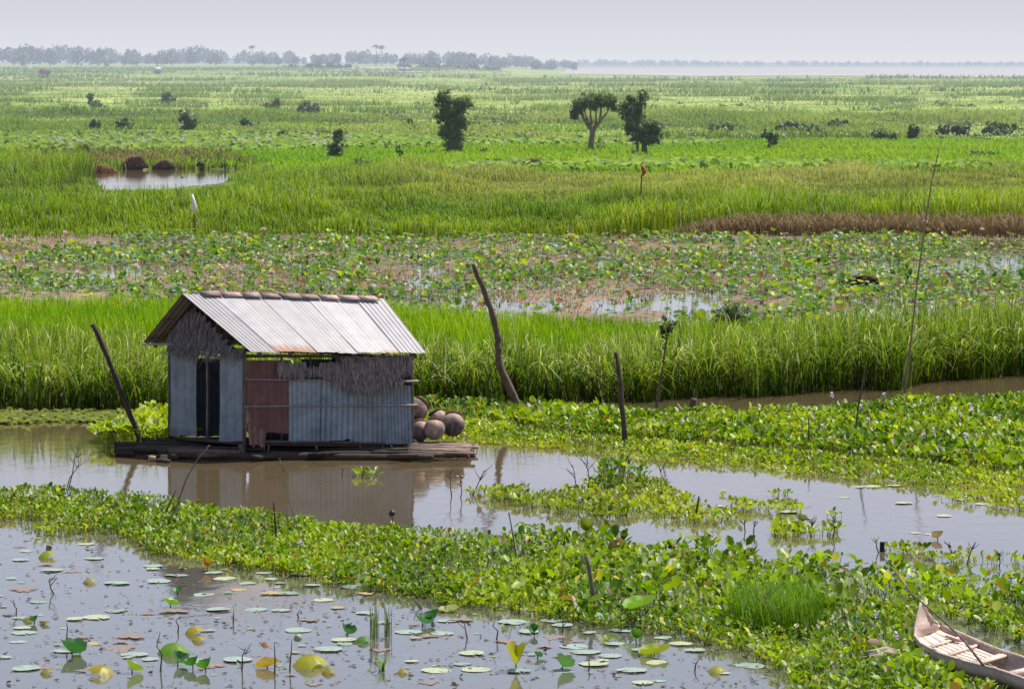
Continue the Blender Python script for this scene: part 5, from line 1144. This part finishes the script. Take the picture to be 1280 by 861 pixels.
# thatch
def thatch(name, rows, F_, nrm, n, L, col, parent, off=.05):
    """rows: (x0,y0,x1,y1) photo-space lines of the wall from which straw hangs"""
    parts = []
    for j, (x0, y0, x1, y1, l) in enumerate(rows):
        m = int(n * abs(x1 - x0) / 20); t = RNG.random(m); xs_ = x0 + (x1 - x0) * t; ys_ = y0 + (y1 - y0) * t + RNG.normal(0, 1.5, m)
        p0 = np.array([F_(a, b, off + .012 * j) for a, b in zip(xs_, ys_)]) - O
        ll = l * (.5 + .75 * RNG.random(m)) * (.75 + .5 * vnoise(xs_ / 9, xs_ * 0, 3 + j, 2)); sx = RNG.normal(0, .16, m) * ll
        side = np.cross(nrm, [0, 0, 1.]); down = np.array([0, 0, -1.])
        out = (.015 + .04 * RNG.random(m))[:, None] * nrm
        p2 = p0 + down * ll[:, None] + side * sx[:, None] + out * 1.2; p1 = (p0 + p2) / 2 + out
        cc = cmix(np.array(col) * .55, np.array(col) * 1.35, RNG.random(m)); wd = np.tile(side, (m, 1)) + RNG.normal(0, .25, (m, 3))
        parts.append(ribbons(p0, p1, p2, .012 + .014 * RNG.random(m), wd, 3, .3, cc, cc * .9))
    return build(name, parts, M_DRY, parent)
TH = (.34, .285, .275)
thatch('thatch_screen', [(425, 448, 514, 445, .24), (400, 455, 514, 452, .20), (384, 461, 514, 459, .16), (416, 468, 497, 466, .24), (432, 477, 484, 475, .22), (440, 484, 474, 482, .14), (494, 478, 504, 476, .18)], LW, nL, 85, .3, TH, hut, .085)
thatch('thatch_screen', [(347, 453, 382, 455, .24), (347, 458, 380, 460, .18)], LW, nL, 75, .3, TH, hut, .05)
rows = []
for y in np.arange(384, 442, 6.5):
    xl = np.interp(y, [370, 428], [228, 208]); xr = np.interp(y, [370, 440], [234, 303]); rows.append((max(xl, 210), y, xr - 2, y + (3 if y > 420 else 1), .22 if y < 425 else .16))
thatch('gable_thatch', rows, GW, nG, 75, .25, (.30, .27, .265), hut, .0)
thatch('thatch_screen', [(282, 434, 304, 440, .12), (226, 436, 250, 440, .2)], GW, nG, 55, .25, TH, hut, .06)
# backing behind gable thatch
V = np.array([GW(228, 372, -.03), GW(300, 440, -.03), GW(212, 434, -.03)]) - O
make_mesh('gable_board', V, np.array([(0, 1, 2)]), M_TIN, np.tile([.08, .075, .07], (3, 1)), hut)
V = np.array([LW(388, 462, -.01), LW(425, 450, -.01), LW(514, 447, -.01), LW(514, 466, -.01), LW(494, 468, -.01), LW(480, 490, -.01), LW(430, 486, -.01), LW(388, 470, -.01)]) - O
make_mesh('thatch_backing', V, [np.array([range(8)])], M_TIN, np.tile([.085, .075, .07], (8, 1)), hut)

# raft: floor deck, log bundles
mb = MB(); up_ = np.array([0, 0, 1.])
e1 = (B_ - C_) / np.linalg.norm(B_ - C_); e2 = (D_ - C_); e2[2] = 0; e2 /= np.linalg.norm(e2)
def RP(px, py, z): return G(px, py, z)
floorm = MB(); V = np.array([C_ + e1 * 0, B_, A_, D_]); V = np.concatenate([V + (0, 0, .0), V - (0, 0, .05)]) - O
floorm.add(V, np.array([(0, 1, 2, 3), (7, 6, 5, 4), (0, 4, 5, 1), (1, 5, 6, 2), (2, 6, 7, 3), (3, 7, 4, 0)]), (.08, .065, .055)); floorm.build('floor', M_WOOD, hut)
logs = []
for k in range(9):      # logs running along the hut
    yy = 571.5 - k * 2.6; xl = 142 + RNG.random() * 60 + (k < 3) * 60; xr = 520 + RNG.random() * 10
    if k in (5, 6): xl = 143
    z = .03 + .01 * RNG.random(); r = .07 + .02 * RNG.random()
    logs.append((RP(xl, yy, z), RP(xr, yy + 1, z), r))
for (x0, x1, yy, z, r) in [(181, 222, 571, .04, .055), (196, 212, 576, .02, .05), (210, 300, 565, .12, .055), (145, 210, 562, .10, .06), (145, 168, 567, .04, .05), (213, 300, 569, .06, .06), (170, 240, 559, .14, .05), (255, 330, 560, .16, .045)]: logs.append((RP(x0, yy, z), RP(x1, yy + 1, z), r))
for _ in range(16):
    x0 = 150 + 340 * RNG.random(); yy = 562 + 10 * RNG.random(); ln_ = 30 + 70 * RNG.random(); logs.append((RP(x0, yy, .06 + .07 * RNG.random()), RP(x0 + ln_, yy + RNG.normal(0, 1.6), .05 + .07 * RNG.random()), .03 + .03 * RNG.random()))
for a, b, r in logs:
    m = MB(); mid = (a + b) / 2 + RNG.normal(0, .01, 3); m.tube([a - O, (a * .5 + mid * .5) - O, mid - O, (b * .5 + mid * .5) - O, b - O], [r * .85, r, r, r, r * .9], 9, np.array((.085, .065, .05)) * (.45 + 1.2 * RNG.random() ** 2), .15)
    m.C = [c_ * (.5 if -5.4 < mid[0] < -1.9 else 1) for c_ in m.C]; m.build('raft_log', M_WOOD, hut, True)  # logs below the hut painted darker to stand for its shade
for (x, y) in [(214, 570), (201, 571.5), (150, 565), (186, 573)]:     # sawn pale log ends
    m = MB(); c0 = RP(x, y, .05) - O; m.tube([c0, c0 + e1 * .12], .06, 9, (.36, .26, .17), .2); m.build('log_end', M_WOOD, hut, True)
for x in (318, 336, 395, 450, 478, 505):     # short struts under the wall
    add_pole('strut', LW(x, 556, .0), LW(x + RNG.normal(0, 2), 572, .0), .02, (.15, .12, .1))
add_pole('strut', LW(488, 556, .05), LW(500, 571, .05), .016, GR); add_pole('strut', LW(300, 556, .1), LW(302, 571, .1), .045, (.14, .12, .11)); add_pole('strut', LW(513, 562, .1), LW(518, 571, .1), .02, GR)
# right hand jar platform
pl = MB()
for k in range(15):
    yy = 552.5 + k * .95 + RNG.normal(0, .3); z = .13 + .02 * RNG.random(); a = RP(508 + 6 * RNG.random(), yy, z); b = RP(578 + 20 * RNG.random(), yy + 1.2, z - .02)
    pl.tube([a - O, (a + b) / 2 + RNG.normal(0, .012, 3) - O, b - O], [.03, .032, .025], 6, np.array((.26, .19, .15)) * (.55 + .8 * RNG.random()), .3)
pl.build('bamboo_platform', M_WOOD, hut, True)
pl = MB()
for k in range(22):
    x = 517 + k * 3.6; a = RP(x, 569.5 + RNG.normal(0, .6), .03); b = RP(x + 3, 556, .05); pl.tube([a - O, b - O], .026, 6, np.array((.2, .15, .12)) * (.5 + 1.1 * RNG.random()), .3)
for k in range(3):
    a = RP(516, 566 - k * 5, -.03); b = RP(592, 567 - k * 5, -.03); pl.tube([a - O, b - O], .05, 7, (.05, .04, .035))
pl.build('platform_float', M_WOOD, hut, True)

# ------------------------------------------------------------------ clay jars
def jar(px, py, rpx, Y, tilt, label, ca=(.36, .24, .19), cb=(.10, .075, .065), dark_rim=False):
    s = rpx * Y / F; c0 = P(px, py, Y)
    t = empty('clay_jar', c0); tag(t, label, 'jar')
    prof = [(0, -.98), (.35, -.93), (.62, -.78), (.85, -.52), (.98, -.15), (1.0, .1), (.95, .38), (.82, .62), (.66, .78), (.55, .86)]
    inn = [(.50, .84), (.60, .74), (.75, .55), (.85, .2), (.8, -.3), (.5, -.75), (0, -.85)]
    m = MB(); m.lathe([(r * s, z * s) for r, z in prof + inn], 32)
    V = np.concatenate(m.V) / s
    k = np.clip((vnoise(V[:, 0] * 1.6 + px, V[:, 2] * 1.8 + V[:, 1], 5, 4) - .45) * 6 + (V[:, 0] * .5 - V[:, 2] * .3) + .25, 0, 1)  # soot patches, plus the lower right side painted darker as shade
    m.C = [cmix(np.array(ca) * 1.1, np.array(cb) * 1.1, k)]
    m.build('body', M_CLAY, t, True)
    m = MB(); m.lathe([(r * s, z * s) for r, z in [(.53, .80), (.55, .88), (.66, .97), (.74, 1.0), (.76, .97), (.70, .92), (.60, .84), (.58, .80)]], 32, (.14, .10, .085) if dark_rim else (.38, .20, .13))
    m.build('rim', M_CLAY, t, True)
    t.rotation_euler = tilt
jar(519.5, 513, 15, 68.4, (-.45, .75, 0), 'clay jar stacked on top of the others, rim tilted to the right', (.28, .20, .17), (.07, .055, .05))
jar(525, 538.5, 12.5, 67.9, (-.5, -.3, 0), 'small clay jar lowest left, against the hut wall', (.38, .25, .2), (.17, .13, .12))
jar(543, 536.5, 13.2, 67.7, (-.4, .15, 0), 'pale clay jar in the middle of the front row', (.45, .29, .22), (.22, .18, .17))
jar(566, 531, 14.8, 68.0, (-.6, .1, 0), 'largest dark clay jar at the right end of the platform', (.30, .22, .19), (.06, .05, .05))
jar(549, 526, 13, 68.7, (-.3, -.5, 0), 'clay jar behind the front row, dark rim showing', (.36, .26, .21), (.2, .16, .14), True)

# ------------------------------------------------------------------ boat
def BP(px, py, z): return G(px, py, z)
boat_o = BP(1200, 815, 0)
st = [((1152, 746, .72), (1152.6, 745.8, .72), None), ((1147, 766, .56), (1160, 762, .56), None), ((1144, 781, .42), (1168, 772, .44), None), ((1143, 794, .34), (1178, 779, .38), None), ((1152, 805, .31), (1203, 789, .33), None), ((1178, 819, .30), (1230, 801, .30), None), ((1213, 830, .29), (1262, 814, .29), None), ((1256, 840, .29), (1310, 829, .29), None), ((1318, 862, .29), (1362, 850, .29), None), ((1400, 900, .33), (1420, 890, .33), None)]
keel = [.70, .50, .33, .18, .06, .0, -.03, -.03, 0, .2]
inset = [0, .06, .10, .16, .2, .2, .2, .2, .2, .1]
Lp, Rp = [], []; YT = BP(1145, 793, .245)[1]
for i, (l, r, _) in enumerate(st):
    if i < 3:
        Yt = YT + (.35, .2, .08)[i]; Lp.append(P(l[0], l[1], Yt)); Rp.append(P(r[0], r[1], Yt + .25 * (i > 0)))
    else: Lp.append(BP(l[0], l[1], l[2] * .72)); Rp.append(BP(r[0], r[1], r[2] * .72))
Lp, Rp = np.array(Lp), np.array(Rp)
rows_ = []
for i in range(len(Lp)):
    l, r = Lp[i], Rp[i]; k = inset[i]; kz = min(keel[i], l[2] - .01) if i else l[2] - .01
    if i < 3: kz = (l[2] - .03)
    bl = l * (1 - k) + r * k; br = r * (1 - k) + l * k
    ml, mr = bl.copy(), br.copy(); ml[2] = kz; mr[2] = kz
    cl_, cr_ = (l * .93 + bl * .07), (r * .93 + br * .07); cl_[2] = l[2] * .55 + kz * .45; cr_[2] = r[2] * .55 + kz * .45
    rows_.append([l, cl_, ml, (ml + mr) / 2 - (0, 0, .01), mr, cr_, r])
R_ = np.array(rows_) - boat_o; ns, nk = R_.shape[:2]
# refine stations
tt = np.linspace(0, ns - 1, (ns - 1) * 4 + 1); Rf = np.array([[[np.interp(q, range(ns), R_[:, j, a]) for a in range(3)] for j in range(nk)] for q in tt])
idx = np.arange(Rf.shape[0] * nk).reshape(-1, nk)
f = np.stack([idx[:-1, :-1].ravel(), idx[:-1, 1:].ravel(), idx[1:, 1:].ravel(), idx[1:, :-1].ravel()], 1)
boat = empty('wooden_boat', boat_o); tag(boat, 'weathered grey wooden boat with upswept bow lying among the water plants', 'boat')
BW = np.array((.70, .55, .47))
hull = make_mesh('hull', Rf.reshape(-1, 3), f, M_BOATW, np.tile(BW * .85, (idx.size, 1)) * (.85 + .3 * RNG.random((idx.size, 1))), boat, True)
md = hull.modifiers.new('t', 'SOLIDIFY'); md.thickness = .028; md.offset = 0
for side in (0, nk - 1):
    m = MB(); pts = Rf[:, side][::2]; 
    m.tube(pts + np.array([0, 0, .01]), .021, 6, BW * .85)
    m.build('gunwale', M_BOATW, boat, True)
def at_st(s, u, dz=0.0):   # point across the boat at station s (0..ns-1), u 0..1 between gunwales
    l = np.array([np.interp(s, range(ns), R_[:, 0, a]) for a in range(3)]); r = np.array([np.interp(s, range(ns), R_[:, -1, a]) for a in range(3)])
    return l * (1 - u) + r * u + (0, 0, dz)
# bow deck boards (3), floor boards lengthwise, cross seats
for k in range(4):
    m = MB(); u0, u1 = .06 + k * .225, .06 + (k + 1) * .225 - .012; V = []
    for s in np.linspace(2.2, 4.1, 6): V += [at_st(s, u0, -.05), at_st(s, u1, -.05)]
    V = np.array(V); n6 = 6; top = [(2 * i, 2 * i + 1, 2 * i + 3, 2 * i + 2) for i in range(n6 - 1)]
    Vb = V - (0, 0, .02); fb = [(a + 12, d + 12, c_ + 12, b + 12) for a, b, c_, d in top]; sd = [(0, 2, 14, 12)] + [(2 * i, 2 * i + 2, 2 * i + 14, 2 * i + 12) for i in range(1, 5)] + [(2 * i + 1, 2 * i + 13, 2 * i + 15, 2 * i + 3) for i in range(5)] + [(10, 11, 23, 22)]
    m.add(np.concatenate([V, Vb]), np.array(top + fb + sd), BW * (.95 + .25 * RNG.random())); m.build('bow_board', M_BOATW, boat)
for k in range(7):
    m = MB(); u = .14 + k * .12
    a, b = at_st(4.2, u, -.07), at_st(6.0 + .1 * (k % 2), u, -.07)
    mid = at_st(5.1, u, -.07)
    m.beam(a, mid, .085, .02, BW * (.95 + .3 * RNG.random())); m.beam(mid, b, .085, .02, BW * (.95 + .3 * RNG.random())); m.build('floor_board', M_BOATW, boat)
for s, w_, dz in ((4.15, .06, -.045), (5.05, .05, -.04), (6.15, .14, -.03), (7.2, .16, -.03)):
    m = MB(); m.beam(at_st(s, .03, dz), at_st(s, .97, dz), w_, .03, BW * .9); m.build('thwart', M_BOATW, boat)
m = MB(); m.beam(at_st(4.6, .35, -.08), at_st(5.9, .28, -.1), .07, .02, BW * 1.1); m.build('loose_board', M_BOATW, boat)
boat.scale = (.9, .9, .9); bow_ = R_[3, 0] * .5 + R_[0, 0] * .5; boat.location = boat_o + bow_ * .1 * np.array([1, 1, 0]) + (0, 0, .01)
m = MB(); m.beam(at_st(3.9, .72, -.01), at_st(4.5, .80, -.02), .05, .03, BW * .6); m.build('oar_block', M_BOATW, boat)
# pole over the boat
W0 = BP(1229, 831, .32); W1 = P(1140, 742, 44.4); W2 = P(1098, 688, 45.6)
m = MB(); m.tube([W0 - W0, P(1205, 800, 42.9) - W0, P(1180, 776, 43.5) - W0, W1 - W0, W2 - W0], [.016, .015, .013, .010, .006], 7, (.15, .11, .08), .15)
o = m.build('punting_pole', M_WOOD, None, True); o.location = W0; tag(o, 'long thin dark pole lying across the wooden boat', 'pole')
# sun-bleached driftwood mound
x, y, _ = G(1116, 834); m = MB()
for k in range(7):
    a = RNG.normal(0, .08, 3); a[2] = .08 + .05 * RNG.random(); d = np.array([.22 * (RNG.random() + .4), RNG.normal(0, .08), 0]); m.tube([a - d, a + (0, 0, .03), a + d], [.03, .06, .03], 7, (.38, .31, .25), .4)
o = m.build('driftwood', M_WOOD, None, True); o.location = (x, y, 0); tag(o, 'pale lump of driftwood in plants left of the boat', 'driftwood')

# ------------------------------------------------------------------ light, sky, camera
EL, AZ = math.radians(60), math.radians(48)
sd = Vector((math.sin(AZ) * math.cos(EL), math.cos(AZ) * math.cos(EL), math.sin(EL)))
L = bpy.data.lights.new('sun', 'SUN'); L.energy = 5.7; L.angle = math.radians(.6); L.color = (1, .95, .85)
lo = bpy.data.objects.new('sun', L); coll.objects.link(lo); lo.rotation_euler = (-sd).to_track_quat('-Z', 'Y').to_euler(); lo.location = (30, 60, 60)
wd = bpy.data.worlds.new('World'); scene.world = wd; wd.use_nodes = True; nt = wd.node_tree; N = nt.nodes; K = nt.links
for n_ in list(N): N.remove(n_)
out = N.new('ShaderNodeOutputWorld'); bg = N.new('ShaderNodeBackground'); K.new(bg.outputs[0], out.inputs[0])
sky = N.new('ShaderNodeTexSky'); sky.sky_type = 'NISHITA'; sky.sun_disc = False; sky.sun_elevation = EL; sky.sun_rotation = AZ; sky.dust_density = 3.5; sky.air_density = 1.2; sky.altitude = 5
# milky humid haze low over the horizon; blue band above brightened for water reflections
tc = N.new('ShaderNodeTexCoord'); sp_ = N.new('ShaderNodeSeparateXYZ'); K.new(tc.outputs['Generated'], sp_.inputs[0])
mr = N.new('ShaderNodeMapRange'); mr.inputs[1].default_value = 0; mr.inputs[2].default_value = .6; mr.inputs[3].default_value = .97; mr.inputs[4].default_value = .1; mr.clamp = True; K.new(sp_.outputs['Z'], mr.inputs[0])
hz = N.new('ShaderNodeValToRGB'); K.new(sp_.outputs['Z'], hz.inputs[0])
STR = .1
cr = hz.color_ramp; cr.elements[0].position = 0; cr.elements[0].color = (.79, .80, .86, 1); cr.elements[1].position = .38; cr.elements[1].color = (.26, .33, .56, 1)
e = cr.elements.new(.018); e.color = (.67, .69, .77, 1); e = cr.elements.new(.09); e.color = (.80, .88, 1.14, 1); e = cr.elements.new(.22); e.color = (.66, .78, 1.1, 1)
sc_ = N.new('ShaderNodeVectorMath'); sc_.operation = 'SCALE'; sc_.inputs['Scale'].default_value = 1 / STR; K.new(hz.outputs[0], sc_.inputs[0])
mx = N.new('ShaderNodeMix'); mx.data_type = 'RGBA'; K.new(mr.outputs[0], mx.inputs[0]); K.new(sky.outputs[0], mx.inputs[6]); K.new(sc_.outputs[0], mx.inputs[7])
K.new(mx.outputs[2], bg.inputs[0]); bg.inputs[1].default_value = STR

cam = bpy.data.cameras.new('camera'); co = bpy.data.objects.new('camera', cam); coll.objects.link(co); scene.camera = co
cam.sensor_width = 36; cam.lens = 36 * F / 1280; cam.clip_start = .5; cam.clip_end = 200000
co.location = (0, 0, H); co.rotation_euler = (math.pi / 2, 0, 0)
cam.shift_y = -(430.5 - HY) / 1280
cam.dof.use_dof = True; cam.dof.focus_distance = 62; cam.dof.aperture_fstop = 9
scene.view_settings.view_transform = 'Standard'; scene.view_settings.look = 'None'; scene.view_settings.exposure = 0
scene.cycles.use_denoising = True; scene.cycles.max_bounces = 6; scene.cycles.transmission_bounces = 3; scene.cycles.diffuse_bounces = 3; scene.cycles.glossy_bounces = 3
scene.cycles.sample_clamp_indirect = 4; scene.cycles.caustics_reflective = False; scene.cycles.caustics_refractive = False
